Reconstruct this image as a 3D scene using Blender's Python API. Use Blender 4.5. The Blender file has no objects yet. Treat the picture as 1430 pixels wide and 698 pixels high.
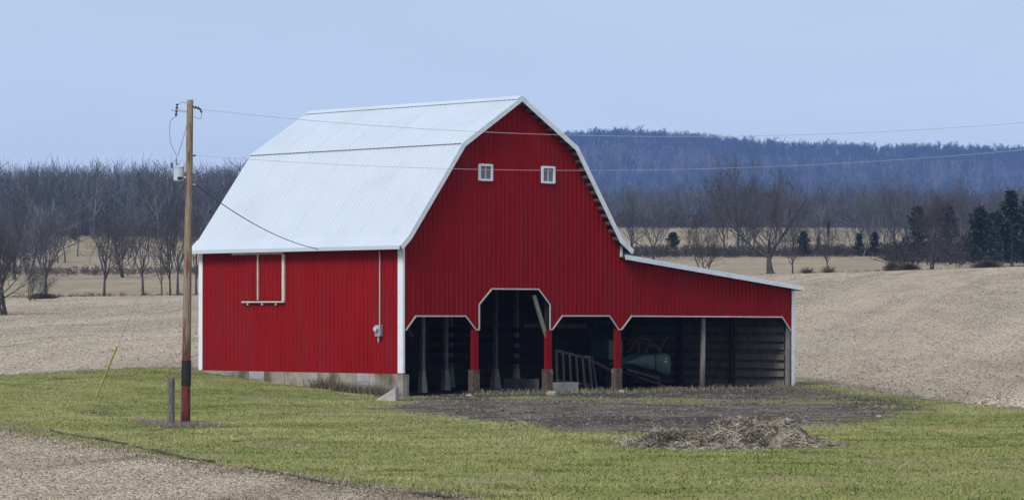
import bpy, math, random
import numpy as np
from mathutils import Vector, Matrix
R = math.radians
random.seed(7); RNG = np.random.default_rng(7)
SC = bpy.context.scene
COL = SC.collection

# ------------------------------------------------------------------ camera, sky, sun, exposure
F_PX, EYE, HORIZON = 4518.2, 2.77, 443.9
cam_d = bpy.data.cameras.new('camera'); cam = bpy.data.objects.new('camera', cam_d); COL.objects.link(cam)
cam.location = (0, 0, EYE); cam.rotation_euler = (math.pi/2 + 0.0210, 0, 0)
cam_d.sensor_width = 36; cam_d.lens = F_PX/1430*36; cam_d.clip_start = 0.5; cam_d.clip_end = 9000
SC.camera = cam
SC.view_settings.view_transform = 'Standard'; SC.view_settings.look = 'None'
SC.view_settings.exposure = 0.68; SC.view_settings.gamma = 1
SC.render.engine = 'CYCLES'
cy = SC.cycles
cy.max_bounces = 6; cy.diffuse_bounces = 3; cy.glossy_bounces = 2; cy.transmission_bounces = 4; cy.volume_bounces = 1
cy.transparent_max_bounces = 12; cy.use_denoising = True; cy.caustics_reflective = False; cy.caustics_refractive = False

SUN_EL, SUN_AZ = R(45), R(-148)          # azimuth measured from +Y towards +X
sun_dir = Vector((math.sin(SUN_AZ)*math.cos(SUN_EL), math.cos(SUN_AZ)*math.cos(SUN_EL), math.sin(SUN_EL)))
world = bpy.data.worlds.new('World'); SC.world = world; world.use_nodes = True
wn, wl = world.node_tree.nodes, world.node_tree.links
wn.clear()
sky = wn.new('ShaderNodeTexSky'); sky.sky_type = 'NISHITA'; sky.sun_disc = False
sky.sun_elevation = SUN_EL; sky.sun_rotation = SUN_AZ
sky.air_density = 1.0; sky.dust_density = 0.4; sky.ozone_density = 2.0
veil = wn.new('ShaderNodeMix'); veil.data_type = 'RGBA'                  # high thin overcast evens out the clear sky
veil.inputs[0].default_value = 0.86
veil.inputs[7].default_value = (3.2, 3.75, 4.7, 1)
wl.new(sky.outputs[0], veil.inputs[6])
cloud = wn.new('ShaderNodeTexNoise'); cloud.inputs['Scale'].default_value = 9; cloud.inputs['Detail'].default_value = 4
cmap = wn.new('ShaderNodeMapping'); cmap.inputs['Scale'].default_value = (1, 1, 5)
wtc = wn.new('ShaderNodeTexCoord'); wl.new(wtc.outputs['Generated'], cmap.inputs[0]); wl.new(cmap.outputs[0], cloud.inputs[0])
cr = wn.new('ShaderNodeMapRange'); cr.inputs[3].default_value = 0.93; cr.inputs[4].default_value = 1.07
wl.new(cloud.outputs[0], cr.inputs[0])
cm = wn.new('ShaderNodeMix'); cm.data_type = 'RGBA'; cm.blend_type = 'MULTIPLY'; cm.inputs[0].default_value = 1
wl.new(veil.outputs[2], cm.inputs[6]); wl.new(cr.outputs[0], cm.inputs[7])
wsep = wn.new('ShaderNodeSeparateXYZ'); wl.new(wtc.outputs['Generated'], wsep.inputs[0])
wel = wn.new('ShaderNodeMapRange'); wel.interpolation_type = 'SMOOTHSTEP'; wel.inputs[1].default_value = 0.0; wel.inputs[2].default_value = .12
wel.inputs[3].default_value = 1.27; wel.inputs[4].default_value = .99; wl.new(wsep.outputs[2], wel.inputs[0])
cm2 = wn.new('ShaderNodeMix'); cm2.data_type = 'RGBA'; cm2.blend_type = 'MULTIPLY'; cm2.inputs[0].default_value = 1
wl.new(cm.outputs[2], cm2.inputs[6]); wl.new(wel.outputs[0], cm2.inputs[7])
bg = wn.new('ShaderNodeBackground'); bg.inputs[1].default_value = 0.11
wl.new(cm2.outputs[2], bg.inputs[0])
wo = wn.new('ShaderNodeOutputWorld'); wl.new(bg.outputs[0], wo.inputs[0])
sd_ = bpy.data.lights.new('sun', 'SUN'); sd_.energy = 1.9; sd_.angle = R(22); sd_.color = (1, 0.96, 0.9)
sun = bpy.data.objects.new('sun', sd_); COL.objects.link(sun)
sun.rotation_euler = sun_dir.to_track_quat('Z', 'Y').to_euler(); sun.location = (0, 0, 60)

# ------------------------------------------------------------------ materials
def mat(name, col, rough=0.8, col2=None, scale=4.0, stretch=(1, 1, 1), detail=5, spec=0.3, metal=0.0, bump=0.0,
        bscale=None, lo=0.35, hi=0.65, coord='Object', dirt=None, attr=None, subsurf=0):
    m = bpy.data.materials.new(name); m.use_nodes = True
    n, l = m.node_tree.nodes, m.node_tree.links
    b = n['Principled BSDF']
    b.inputs['Roughness'].default_value = rough; b.inputs['Metallic'].default_value = metal
    b.inputs['Specular IOR Level'].default_value = spec
    tc = n.new('ShaderNodeTexCoord'); mp = n.new('ShaderNodeMapping'); mp.inputs['Scale'].default_value = stretch
    l.new(tc.outputs[coord], mp.inputs[0])
    src = None
    if col2:
        t = n.new('ShaderNodeTexNoise'); t.inputs['Scale'].default_value = scale; t.inputs['Detail'].default_value = detail
        t.inputs['Roughness'].default_value = 0.65
        l.new(mp.outputs[0], t.inputs[0])
        r = n.new('ShaderNodeValToRGB'); r.color_ramp.elements[0].position = lo; r.color_ramp.elements[1].position = hi
        r.color_ramp.elements[0].color = (*col, 1); r.color_ramp.elements[1].color = (*col2, 1)
        l.new(t.outputs[0], r.inputs[0]); src = r.outputs[0]
    if dirt:                                   # (colour, scale, low, high, stretch)
        mp2 = n.new('ShaderNodeMapping'); mp2.inputs['Scale'].default_value = dirt[4]; l.new(tc.outputs[coord], mp2.inputs[0])
        t2 = n.new('ShaderNodeTexNoise'); t2.inputs['Scale'].default_value = dirt[1]; t2.inputs['Detail'].default_value = 6
        l.new(mp2.outputs[0], t2.inputs[0])
        r2 = n.new('ShaderNodeMapRange'); r2.inputs[1].default_value = dirt[2]; r2.inputs[2].default_value = dirt[3]
        l.new(t2.outputs[0], r2.inputs[0])
        mx = n.new('ShaderNodeMix'); mx.data_type = 'RGBA'; l.new(r2.outputs[0], mx.inputs[0])
        if src: l.new(src, mx.inputs[6])
        else: mx.inputs[6].default_value = (*col, 1)
        mx.inputs[7].default_value = (*dirt[0], 1); src = mx.outputs[2]
    if attr:
        a = n.new('ShaderNodeAttribute'); a.attribute_name = attr
        if src:
            mx = n.new('ShaderNodeMix'); mx.data_type = 'RGBA'; mx.blend_type = 'MULTIPLY'; mx.inputs[0].default_value = 1
            l.new(src, mx.inputs[6]); l.new(a.outputs[0], mx.inputs[7]); src = mx.outputs[2]
        else: src = a.outputs[0]
    if src: l.new(src, b.inputs['Base Color'])
    else: b.inputs['Base Color'].default_value = (*col, 1)
    if bump:
        t3 = n.new('ShaderNodeTexNoise'); t3.inputs['Scale'].default_value = bscale or scale*3; t3.inputs['Detail'].default_value = 5
        l.new(mp.outputs[0], t3.inputs[0])
        bp = n.new('ShaderNodeBump'); bp.inputs['Strength'].default_value = 1; bp.inputs['Distance'].default_value = bump
        l.new(t3.outputs[0], bp.inputs['Height']); l.new(bp.outputs[0], b.inputs['Normal'])
    return m
M = {}
M['red'] = mat('red painted steel siding', (0.212, 0.0056, 0.0078), 0.6, (0.245, 0.0076, 0.010), 1.3, (1, 1, .35), spec=0.06,
               dirt=((0.18, 0.018, 0.020), 0.7, .5, .9, (1.6, 1.6, .3)))
M['roof'] = mat('white painted roof steel', (0.475, 0.53, 0.595), 0.5, (0.50, 0.552, 0.61), 0.9, (1, 1, 1), spec=0.25,
                dirt=((0.44, 0.475, 0.52), 0.5, .5, .95, (1, 1, 1)))
M['white'] = mat('white painted trim', (0.66, 0.70, 0.75), 0.45, (0.74, 0.76, 0.79), 3, spec=0.4, dirt=((0.45, 0.44, 0.42), 2.3, .55, .95, (1, 1, 1)))
M['cream'] = mat('dull white steel edging', (0.45, 0.42, 0.37), 0.5, (0.58, 0.54, 0.48), 4, spec=0.3)
M['oldwood'] = mat('old dark barn timber', (0.035, 0.028, 0.024), 0.9, (0.07, 0.057, 0.047), 5, (3, 3, .4), bump=.004)
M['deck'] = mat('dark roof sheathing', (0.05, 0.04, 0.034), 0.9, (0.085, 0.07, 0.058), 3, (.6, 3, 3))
M['greywood'] = mat('weathered grey timber', (0.16, 0.135, 0.11), 0.9, (0.30, 0.265, 0.225), 7, (3, 3, .35), bump=.004)
M['tanwood'] = mat('weathered lumber end', (0.10, 0.083, 0.066), 0.9, (0.19, 0.16, 0.125), 8, bump=.003)
M['concrete'] = mat('stained concrete', (0.23, 0.205, 0.165), 0.9, (0.36, 0.33, 0.275), 2.2, bump=.006, bscale=18,
                    dirt=((0.10, 0.095, 0.055), 1.3, .47, .66, (1, 1, .6)))
M['concrete_b'] = mat('pale grey concrete', (0.27, 0.262, 0.255), 0.9, (0.36, 0.352, 0.345), 3.2, bump=.006, bscale=18,
                    dirt=((0.24, 0.22, 0.16), 1.9, .55, .8, (1, 1, .6)))
M['plinth'] = mat('dusty concrete plinth', (0.30, 0.28, 0.26), 0.95, (0.42, 0.40, 0.37), 3, bump=.004)
M['brick'] = mat('old brick', (0.085, 0.056, 0.045), 0.9, (0.17, 0.118, 0.095), 6, bump=.004, dirt=((.26, .23, .2), 3, .56, .75, (1, 1, 1)))
M['steel'] = mat('galvanised steel', (0.33, 0.36, 0.40), 0.5, (0.44, 0.47, 0.50), 5, spec=0.5, metal=0.3)
M['greymetal'] = mat('grey painted tank', (0.42, 0.46, 0.52), 0.5, (0.5, 0.54, 0.6), 4, spec=0.4, dirt=((.2, .13, .09), 3, .6, .8, (1, 1, .5)))
M['black'] = mat('black rubber sleeve', (0.010, 0.010, 0.013), 0.7, (0.02, 0.02, 0.024), 10)
M['wire'] = mat('weathered wire', (0.20, 0.21, 0.24), 0.6)
M['paleWire'] = mat('bare aluminium wire', (0.42, 0.40, 0.42), 0.5, spec=0.5)
M['cable'] = mat('dark cable jacket', (0.022, 0.022, 0.03), 0.6)
M['yellow'] = mat('yellow plastic guy guard', (0.50, 0.46, 0.09), 0.5, (0.58, 0.54, 0.13), 5)
M['porcelain'] = mat('dark glazed porcelain', (0.06, 0.065, 0.09), 0.25, spec=0.5)
M['pole'] = mat('weathered pole wood', (0.12, 0.088, 0.06), 0.9, (0.33, 0.255, 0.18), 6, (6, 6, .3), bump=.006,
                dirt=((0.15, 0.06, 0.05), 2.2, .56, .63, (5, 5, .35)))
M['polered'] = mat('red stained pole butt', (0.05, 0.018, 0.018), 0.85, (0.17, 0.035, 0.035), 4, (4, 4, .5), bump=.005)
M['bark'] = mat('winter bark', (0.040, 0.035, 0.034), 0.95, (0.085, 0.074, 0.068), 3, (1, 1, .4))
M['barkpale'] = mat('pale winter bark', (0.11, 0.098, 0.088), 0.95, (0.2, 0.185, 0.17), 2, (1, 1, .4))
M['twig'] = mat('winter twigs', (0.05, 0.046, 0.046), 0.95, (0.09, 0.08, 0.077), 1.2)
M['woodmass'] = mat('far winter trees', (1, 1, 1), 0.95, attr='tint')
M['conifer'] = mat('dark evergreen needles', (0.012, 0.020, 0.012), 0.9, (0.028, 0.038, 0.02), 2.0)
M['brush'] = mat('dead brush', (0.06, 0.045, 0.036), 0.95, (0.12, 0.09, 0.065), 1.0)
M['tintstuff'] = mat('plant litter', (1, 1, 1), 0.92, attr='tint', spec=0.15)
M['picker'] = mat('faded dark green implement steel', (0.036, 0.058, 0.056), 0.6, (0.064, 0.095, 0.088), 3, spec=.4, dirt=((.09, .06, .045), 3, .58, .72, (1, 1, 1)))
M['rust'] = mat('rusty iron', (0.04, 0.03, 0.026), 0.9, (0.085, 0.06, 0.045), 9)
M['redpaint'] = mat('red implement paint', (0.30, 0.02, 0.02), 0.5)
M['yellowpaint'] = mat('yellow implement paint', (0.55, 0.47, 0.10), 0.5)
M['soil'] = mat('dark manure', (0.035, 0.028, 0.023), 1.0, (0.24, 0.205, 0.16), 2.4, bump=.04, bscale=14, lo=.44, hi=.58)
M['stubwood'] = mat('dark weathered post', (0.075, 0.066, 0.066), 0.95, (0.19, 0.172, 0.168), 7, (3, 3, .5), bump=.006)
M['dimwood'] = mat('shade-darkened barn wood', (0.055, 0.046, 0.038), 0.95, (0.16, 0.136, 0.112), 6, (3, 3, .4), bump=.004)  # darker copy of the grey timber, indoor shade put into the colour
M['dimsteel'] = mat('shade-darkened old steel sheet', (0.10, 0.105, 0.115), 0.7, (0.19, 0.20, 0.215), 3, spec=.2)  # galvanised sheet with the lean-to's inner shade painted into its colour
M['dimcon'] = mat('shade-darkened old concrete', (0.10, 0.092, 0.085), 0.95, (0.2, 0.185, 0.17), 3)  # concrete toned down, shade of the bay put into the base colour
M['stone'] = mat('pale stone', (0.2, 0.18, 0.155), 0.9, (0.32, 0.30, 0.27), 8)
mg = bpy.data.materials.new('window glass'); mg.use_nodes = True
_b = mg.node_tree.nodes['Principled BSDF']; _b.inputs['Base Color'].default_value = (.35, .38, .42, 1); _b.inputs['Roughness'].default_value = .08
_b.inputs['Transmission Weight'].default_value = .7; M['glass'] = mg

# ------------------------------------------------------------------ mesh helpers
class MB:
    def __init__(s): s.v = []; s.f = []
    def add(s, vs, fs):
        o = len(s.v); s.v += [tuple(p) for p in vs]; s.f += [tuple(i + o for i in f) for f in fs]
    def box(s, x0, x1, y0, y1, z0, z1):
        s.add([(x0, y0, z0), (x1, y0, z0), (x1, y1, z0), (x0, y1, z0), (x0, y0, z1), (x1, y0, z1), (x1, y1, z1), (x0, y1, z1)],
              [(0, 3, 2, 1), (4, 5, 6, 7), (0, 1, 5, 4), (1, 2, 6, 5), (2, 3, 7, 6), (3, 0, 4, 7)]); return s
    def beam(s, a, b, w, h, up=(0, 0, 1)):
        a, b = Vector(a), Vector(b); d = (b - a).normalized(); u = Vector(up)
        if abs(d.dot(u)) > .95: u = Vector((0, 1, 0))
        x = d.cross(u).normalized(); y = x.cross(d)
        vs = [p + x*(w/2*i) + y*(h/2*j) for p in (a, b) for i, j in ((-1, -1), (1, -1), (1, 1), (-1, 1))]
        s.add(vs, [(0, 1, 2, 3), (7, 6, 5, 4), (0, 4, 5, 1), (1, 5, 6, 2), (2, 6, 7, 3), (3, 7, 4, 0)]); return s
    def tube(s, pts, r, n=8, cap=True):
        pts = [Vector(p) for p in pts]; rs = r if isinstance(r, (list, tuple)) else [r]*len(pts)
        vs = []; ref = Vector((0.31, 0.77, 0.55))
        for i, p in enumerate(pts):
            d = (pts[min(i + 1, len(pts) - 1)] - pts[max(i - 1, 0)]).normalized()
            x = d.cross(ref)
            if x.length < .1: x = d.cross(Vector((1, 0, 0)))
            x.normalize(); y = d.cross(x)
            vs += [p + (x*math.cos(2*math.pi*k/n) + y*math.sin(2*math.pi*k/n))*rs[i] for k in range(n)]
        fs = [(i*n + k, i*n + (k + 1) % n, (i + 1)*n + (k + 1) % n, (i + 1)*n + k) for i in range(len(pts) - 1) for k in range(n)]
        if cap: fs += [tuple(range(n))[::-1], tuple((len(pts) - 1)*n + k for k in range(n))]
        s.add(vs, fs); return s
    def prism(s, poly, y0, y1):
        """polygon in x,z extruded along y"""
        n = len(poly); vs = [(x, y0, z) for x, z in poly] + [(x, y1, z) for x, z in poly]
        s.add(vs, [tuple(range(n)), tuple(range(2*n - 1, n - 1, -1))] + [(i, i + n, (i + 1) % n + n, (i + 1) % n) for i in range(n)]); return s
    def lathe(s, prof, n=16, c=(0, 0, 0)):
        vs = [(c[0] + r*math.cos(2*math.pi*k/n), c[1] + r*math.sin(2*math.pi*k/n), c[2] + z) for r, z in prof for k in range(n)]
        fs = [(i*n + k, i*n + (k + 1) % n, (i + 1)*n + (k + 1) % n, (i + 1)*n + k) for i in range(len(prof) - 1) for k in range(n)]
        s.add(vs, fs + [tuple(range(n))[::-1], tuple((len(prof) - 1)*n + k for k in range(n))]); return s
    def mesh(s, name, m, smooth=False, bevel=0):
        me = bpy.data.meshes.new(name); me.from_pydata(s.v, [], s.f); me.materials.append(m)
        if smooth: me.shade_smooth()
        me.update(); return me
    def build(s, name, m, parent=None, smooth=False, bevel=0.0):
        o = bpy.data.objects.new(name, s.mesh(name, m, smooth)); COL.objects.link(o); o.parent = parent
        if bevel:
            b = o.modifiers.new('bevel', 'BEVEL'); b.width = bevel; b.segments = 2; b.limit_method = 'ANGLE'
        return o
def tag(o, label=None, cat=None, group=None, kind=None):
    if label: o['label'] = label
    if cat: o['category'] = cat
    if group: o['group'] = group
    if kind: o['kind'] = kind
    return o
def thing(name, label, cat, loc=(0, 0, 0), rz=0, group=None):
    o = bpy.data.objects.new(name, None); COL.objects.link(o); o.location = loc; o.rotation_euler = (0, 0, rz); o.empty_display_size = .3
    return tag(o, label, cat, group)
def raw(name, V, Fc, m, tint=None, smooth=False):
    """fast mesh from numpy arrays; Fc is (n,3) or (n,4)"""
    V = np.asarray(V, np.float32); Fc = np.asarray(Fc, np.int32); k = Fc.shape[1]
    me = bpy.data.meshes.new(name); me.vertices.add(len(V)); me.vertices.foreach_set('co', V.ravel())
    me.loops.add(Fc.size); me.loops.foreach_set('vertex_index', Fc.ravel())
    me.polygons.add(len(Fc)); me.polygons.foreach_set('loop_start', np.arange(0, Fc.size, k, dtype=np.int32))
    if smooth: me.polygons.foreach_set('use_smooth', np.ones(len(Fc), bool))
    me.materials.append(m)
    if tint is not None:
        a = me.attributes.new('tint', 'FLOAT_COLOR', 'POINT')
        a.data.foreach_set('color', np.concatenate([np.asarray(tint, np.float32), np.ones((len(V), 1), np.float32)], 1).ravel())
    me.update(calc_edges=True); return me
def rawobj(name, V, Fc, m, parent=None, tint=None, smooth=False):
    o = bpy.data.objects.new(name, raw(name, V, Fc, m, tint, smooth)); COL.objects.link(o); o.parent = parent; return o

# ------------------------------------------------------------------ the barn's frame and the terrain
BX, BY, BR = -3.866, 114.765, 0.7635
cB, sB = math.cos(BR), math.sin(BR)
BW, BL, LW = 11.0, 11.52, 20.8
def b2w(x, y, z=0.0): return Vector((BX + x*cB - y*sB, BY + x*sB + y*cB, z))
def w2b(X, Y):
    dx, dy = X - BX, Y - BY
    return dx*cB + dy*sB, -dx*sB + dy*cB
PC = np.array([-600, 0, 280, 560, 870, 1110, 1430, 2000.])
TZ = [(-200, [0]*8), (25, [0]*8), (50, [0]*8),
 (88, [-.1, -.07, -.07, -.03, 0, 0, 0, 0]), (105, [.3, .3, .1, 0, 0, 0, 0, 0]), (114, [.55, .5, .4, 0, 0, 0, .12, .2]),
 (122, [.75, .72, .68, .06, 0, 0, .38, .5]), (130, [1.0, .95, .95, .5, 0.1, 0.03, .65, .8]),
 (200, [2.4, 2.4, 2.4, 2.6, 2.4, 2.5, 3.2, 4]), (260, [3.6, 3.6, 3.7, 4.2, 4.4, 4.6, 5.4, 6.6]),
 (335, [4.8, 4.85, 5.1, 6, 6.8, 7.2, 7.95, 9.5]), (355, [5.1, 5.1, 5.5, 6.4, 7.2, 7.6, 8.3, 10]),
 (400, [6.6, 6.8, 7, 7.5, 8, 8.4, 8.95, 11]), (440, [8.6, 8.7, 8.8, 9, 9.3, 9.8, 10.1, 12]),
 (520, [12, 12, 12, 12, 12.6, 12.8, 12.8, 14]), (620, [18, 18.2, 18.2, 18, 18.2, 18.3, 18, 19]),
 (700, [21, 21.5, 21.5, 22, 22.2, 22.3, 22, 22]), (800, [24.5, 24.7, 24.7, 25, 25, 24, 23.5, 24]),
 (1200, [25, 25, 25, 22, 20, 18, 18, 18]), (2500, [30, 30, 32, 35, 35, 32, 32, 32]),
 (4200, [85, 100, 120, 150, 180, 165, 160, 155]), (5000, [140, 162, 184, 238, 272, 250, 244, 241]),
 (5400, [130, 150, 170, 205, 240, 226, 221, 220]), (6400, [60, 80, 100, 120, 146, 132, 126, 124])]
TD = np.array([r[0] for r in TZ], float); TV = np.array([r[1] for r in TZ], float)
TS = np.gradient(TV, TD, axis=0)
sec = np.diff(TV, axis=0)/np.diff(TD)[:, None]                       # limit tangents so the profile never overshoots
for i in range(1, len(TD) - 1):
    a, b = sec[i - 1], sec[i]
    TS[i] = np.where(a*b <= 0, 0, np.sign(a)*np.minimum(np.abs(TS[i]), 2.2*np.minimum(np.abs(a), np.abs(b))))
def ztab(X, Y):
    X = np.asarray(X, float); Y = np.asarray(Y, float)
    px = np.clip(715 + F_PX*X/np.maximum(Y, 30), PC[0], PC[-1])
    j = np.clip(np.searchsorted(PC, px) - 1, 0, len(PC) - 2); t = (px - PC[j])/(PC[j + 1] - PC[j]); t = t*t*(3 - 2*t)*.5 + t*.5
    D = np.clip(Y, TD[0], TD[-1]); i = np.clip(np.searchsorted(TD, D) - 1, 0, len(TD) - 2)
    h = TD[i + 1] - TD[i]; u = (D - TD[i])/h
    def col(c):
        return (TV[i, c]*(2*u**3 - 3*u**2 + 1) + h*TS[i, c]*(u**3 - 2*u**2 + u) + TV[i + 1, c]*(3*u**2 - 2*u**3) + h*TS[i + 1, c]*(u**3 - u**2))
    return col(j)*(1 - t) + col(j + 1)*t
def wob(X, Y):
    return (np.sin(X*.9 + 1.3*np.sin(Y*.21)) * np.sin(Y*.37 + .8*np.sin(X*.5)) * .025 + np.sin(X*2.3 + Y*1.1)*np.sin(Y*1.9 - X*.7)*.012)
def zfun(X, Y):
    z = ztab(X, Y) + wob(np.asarray(X, float), np.asarray(Y, float))
    lx, ly = w2b(np.asarray(X, float), np.asarray(Y, float))
    inb = (lx > .12) & (lx < LW + .1) & (ly > -.3) & (ly < BL)
    z = np.where(inb, np.clip(z, -.04, .015), z)
    return z
def ground(px, py, dmin=45, dmax=345):
    """the ground point that the photograph shows at a pixel"""
    D = np.linspace(dmin, dmax, 6000); X = (px - 715)/F_PX*D
    y = HORIZON - (zfun(X, D) - EYE)*F_PX/D
    k = int(np.argmax(y <= py)) if (y <= py).any() else len(D) - 1
    return Vector((X[k], D[k], float(zfun(X[k], D[k]))))
def at(px, D): 
    X = (px - 715)/F_PX*D; return Vector((X, D, float(zfun(X, D))))
def pix(px, py, D): return Vector(((px - 715)/F_PX*D, D, EYE + (HORIZON - py)*D/F_PX))

def poly_sd(X, Y, poly):
    """signed distance to a polygon, positive inside"""
    P = np.array([(p[0], p[1]) for p in poly], float); d2 = np.full(X.shape, 1e18); ins = np.zeros(X.shape, bool)
    for i in range(len(P)):
        a, b = P[i], P[(i + 1) % len(P)]; e = b - a; w0, w1 = X - a[0], Y - a[1]
        t = np.clip((w0*e[0] + w1*e[1])/max(e@e, 1e-9), 0, 1)
        d2 = np.minimum(d2, (w0 - e[0]*t)**2 + (w1 - e[1]*t)**2)
        c = ((a[1] > Y) != (b[1] > Y)) & (X < e[0]*(Y - a[1])/(e[1] if abs(e[1]) > 1e-9 else 1e-9) + a[0]); ins ^= c
    return np.where(ins, 1, -1)*np.sqrt(d2)
def G(l): return [ground(*p) for p in l]
GRASS = (G([(-500, 521), (0, 526), (130, 517), (255, 513)]) + [b2w(-1, BL + 1), b2w(6, BL + 2), b2w(LW + .2, BL + 1)] +
         G([(1108, 528), (1150, 537), (1250, 552), (1430, 572), (1800, 592), (1900, 760), (760, 707), (620, 690), (480, 672), (300, 649), (120, 618), (0, 600), (-500, 548)]))
DIRT = (G([(552, 562), (530, 571), (610, 578), (700, 590), (780, 600), (880, 605), (1000, 602), (1110, 594), (1200, 587), (1255, 581),
           (1282, 573), (1235, 561), (1170, 550), (1118, 541)]) + [b2w(LW, 0), b2w(LW, BL), b2w(.1, BL), b2w(.1, 0)])
HEAP = (G([(890, 612), (900, 626), (960, 633), (1080, 635), (1165, 630), (1170, 622), (1100, 606), (1000, 598)]))
WEEDLINE = (ground(780, 556), ground(1105, 560))
def seg_d(X, Y, a, b):
    e0, e1 = b[0] - a[0], b[1] - a[1]; t = np.clip(((X - a[0])*e0 + (Y - a[1])*e1)/(e0*e0 + e1*e1), 0, 1)
    return np.hypot(X - a[0] - e0*t, Y - a[1] - e1*t)

def axis(lo, hi, dlo, dhi, step, grow):
    c = list(np.arange(dlo, dhi, step)); s = step; x = dlo
    left = []
    while x > lo: s *= grow; x -= s; left.append(x)
    x = c[-1]; s = step; right = []
    while x < hi: s *= grow; x += s; right.append(x)
    return np.array(left[::-1] + c + right)
GXa = axis(-2500, 2500, -24, 26, .5, 1.09)
GYa = axis(-150, 6000, 46, 142, .45, 1.018)
gx, gy = np.meshgrid(GXa, GYa); nx, ny = len(GXa), len(GYa)
gz = zfun(gx, gy)
idx = np.arange(nx*ny).reshape(ny, nx)
quads = np.stack([idx[:-1, :-1], idx[:-1, 1:], idx[1:, 1:], idx[1:, :-1]], -1).reshape(-1, 4)

# ground material: zones mixed by signed-distance attributes with noisy edges
def ground_material():
    m = bpy.data.materials.new('farm ground'); m.use_nodes = True
    n, l = m.node_tree.nodes, m.node_tree.links; b = n['Principled BSDF']
    b.inputs['Roughness'].default_value = .95; b.inputs['Specular IOR Level'].default_value = .15
    tc = n.new('ShaderNodeTexCoord')
    def mapping(scale=(1, 1, 1), rz=0):
        q = n.new('ShaderNodeMapping'); q.inputs['Scale'].default_value = scale; q.inputs['Rotation'].default_value = (0, 0, rz)
        l.new(tc.outputs['Object'], q.inputs[0]); return q.outputs[0]
    def noise(scale, detail=5, vec=None, rough=.65):
        t = n.new('ShaderNodeTexNoise'); t.inputs['Scale'].default_value = scale; t.inputs['Detail'].default_value = detail
        t.inputs['Roughness'].default_value = rough; l.new(vec or tc.outputs['Object'], t.inputs[0]); return t.outputs[0]
    def ramp(v, stops):
        r = n.new('ShaderNodeValToRGB'); e = r.color_ramp.elements
        while len(e) < len(stops): e.new(.5)
        for k, (p, c) in enumerate(stops): e[k].position = p; e[k].color = (*c, 1)
        l.new(v, r.inputs[0]); return r.outputs[0]
    def mix(f, a, c, mode='MIX'):
        q = n.new('ShaderNodeMix'); q.data_type = 'RGBA'; q.blend_type = mode
        if isinstance(f, float): q.inputs[0].default_value = f
        else: l.new(f, q.inputs[0])
        l.new(a, q.inputs[6]); l.new(c, q.inputs[7]); return q.outputs[2]
    def attr(name):
        a = n.new('ShaderNodeAttribute'); a.attribute_name = name; return a.outputs['Fac']
    def math_(op, a, c):
        q = n.new('ShaderNodeMath'); q.operation = op
        for k, v in enumerate((a, c)):
            if isinstance(v, (int, float)): q.inputs[k].default_value = v
            else: l.new(v, q.inputs[k])
        return q.outputs[0]
    def edge(name, nz, amp, w):
        v = math_('ADD', attr(name), math_('MULTIPLY', math_('SUBTRACT', nz, .5), amp))
        r = n.new('ShaderNodeMapRange'); r.interpolation_type = 'SMOOTHSTEP'; r.inputs[1].default_value = -w; r.inputs[2].default_value = w
        l.new(v, r.inputs[0]); return r.outputs[0]
    rows = mapping((1.1, .035, 1), .21)
    n_fine = noise(5.5, 6); n_mid = noise(.9, 5); n_big = noise(.16, 4); n_rows = noise(.75, 4, rows)
    stub = ramp(n_fine, [(.28, (.23, .185, .135)), (.5, (.385, .325, .245)), (.72, (.50, .43, .33))])
    stub = mix(.55, stub, ramp(n_rows, [(.3, (.66, .63, .61)), (.5, (1, 1, 1)), (.75, (1.12, 1.1, 1.07))]), 'MULTIPLY')
    stub = mix(.45, stub, ramp(n_big, [(.3, (.78, .77, .76)), (.7, (1.15, 1.13, 1.1))]), 'MULTIPLY')
    gr = ramp(n_fine, [(.3, (.125, .14, .038)), (.52, (.215, .215, .07)), (.75, (.33, .30, .135))])
    gr = mix(.8, gr, ramp(n_mid, [(.3, (.72, .85, .62)), (.5, (1, 1, 1)), (.72, (1.3, 1.1, 1.05))]), 'MULTIPLY')
    di = ramp(noise(.5, 7, mapping((1, 1.3, 1), .15), .7), [(.36, (.026, .019, .014)), (.46, (.078, .060, .046)), (.56, (.132, .114, .097)), (.70, (.18, .152, .125))])
    di = mix(.7, di, ramp(noise(4, 7), [(.3, (.45, .44, .43)), (.7, (1.45, 1.43, 1.4))]), 'MULTIPLY')
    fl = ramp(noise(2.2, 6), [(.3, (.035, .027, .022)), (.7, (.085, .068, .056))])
    me = ramp(noise(.35, 6), [(.3, (.21, .165, .105)), (.5, (.29, .235, .155)), (.7, (.36, .30, .205))])
    me = mix(.6, me, ramp(noise(.05, 5, mapping((1, 2.5, 1))), [(.35, (.7, .68, .62)), (.65, (1.15, 1.12, 1.1))]), 'MULTIPLY')
    wd = ramp(noise(.12, 6), [(.3, (.05, .04, .035)), (.7, (.1, .078, .062))])
    ec = noise(.6, 6); ef = noise(1.6, 6)
    c = mix(edge('meadow', ec, 6., 3.), stub, me)
    c = mix(edge('wood', ec, 14., 5.), c, wd)
    dry = ramp(n_fine, [(.3, (.12, .095, .07)), (.7, (.28, .235, .17))])
    c = mix(edge('verge', ef, 1.2, .35), c, dry)
    c = mix(edge('grass', ef, 1.6, .25), c, gr)
    c = mix(edge('scuff', ef, 1.5, .3), c, dry)
    c = mix(edge('dirt', ec, 5.5, .6), c, di)
    c = mix(edge('mud', ec, 3.0, .4), c, ramp(n_fine, [(.3, (.018, .014, .012)), (.7, (.075, .06, .05))]))
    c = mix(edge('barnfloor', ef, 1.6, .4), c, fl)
    c = mix(edge('weed', ec, 4.5, .5), c, mix(.5, gr, di))
    l.new(c, b.inputs['Base Color'])
    bp = n.new('ShaderNodeBump'); bp.inputs['Distance'].default_value = .05; l.new(n_fine, bp.inputs['Height']); l.new(bp.outputs[0], b.inputs['Normal'])
    return m
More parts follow.
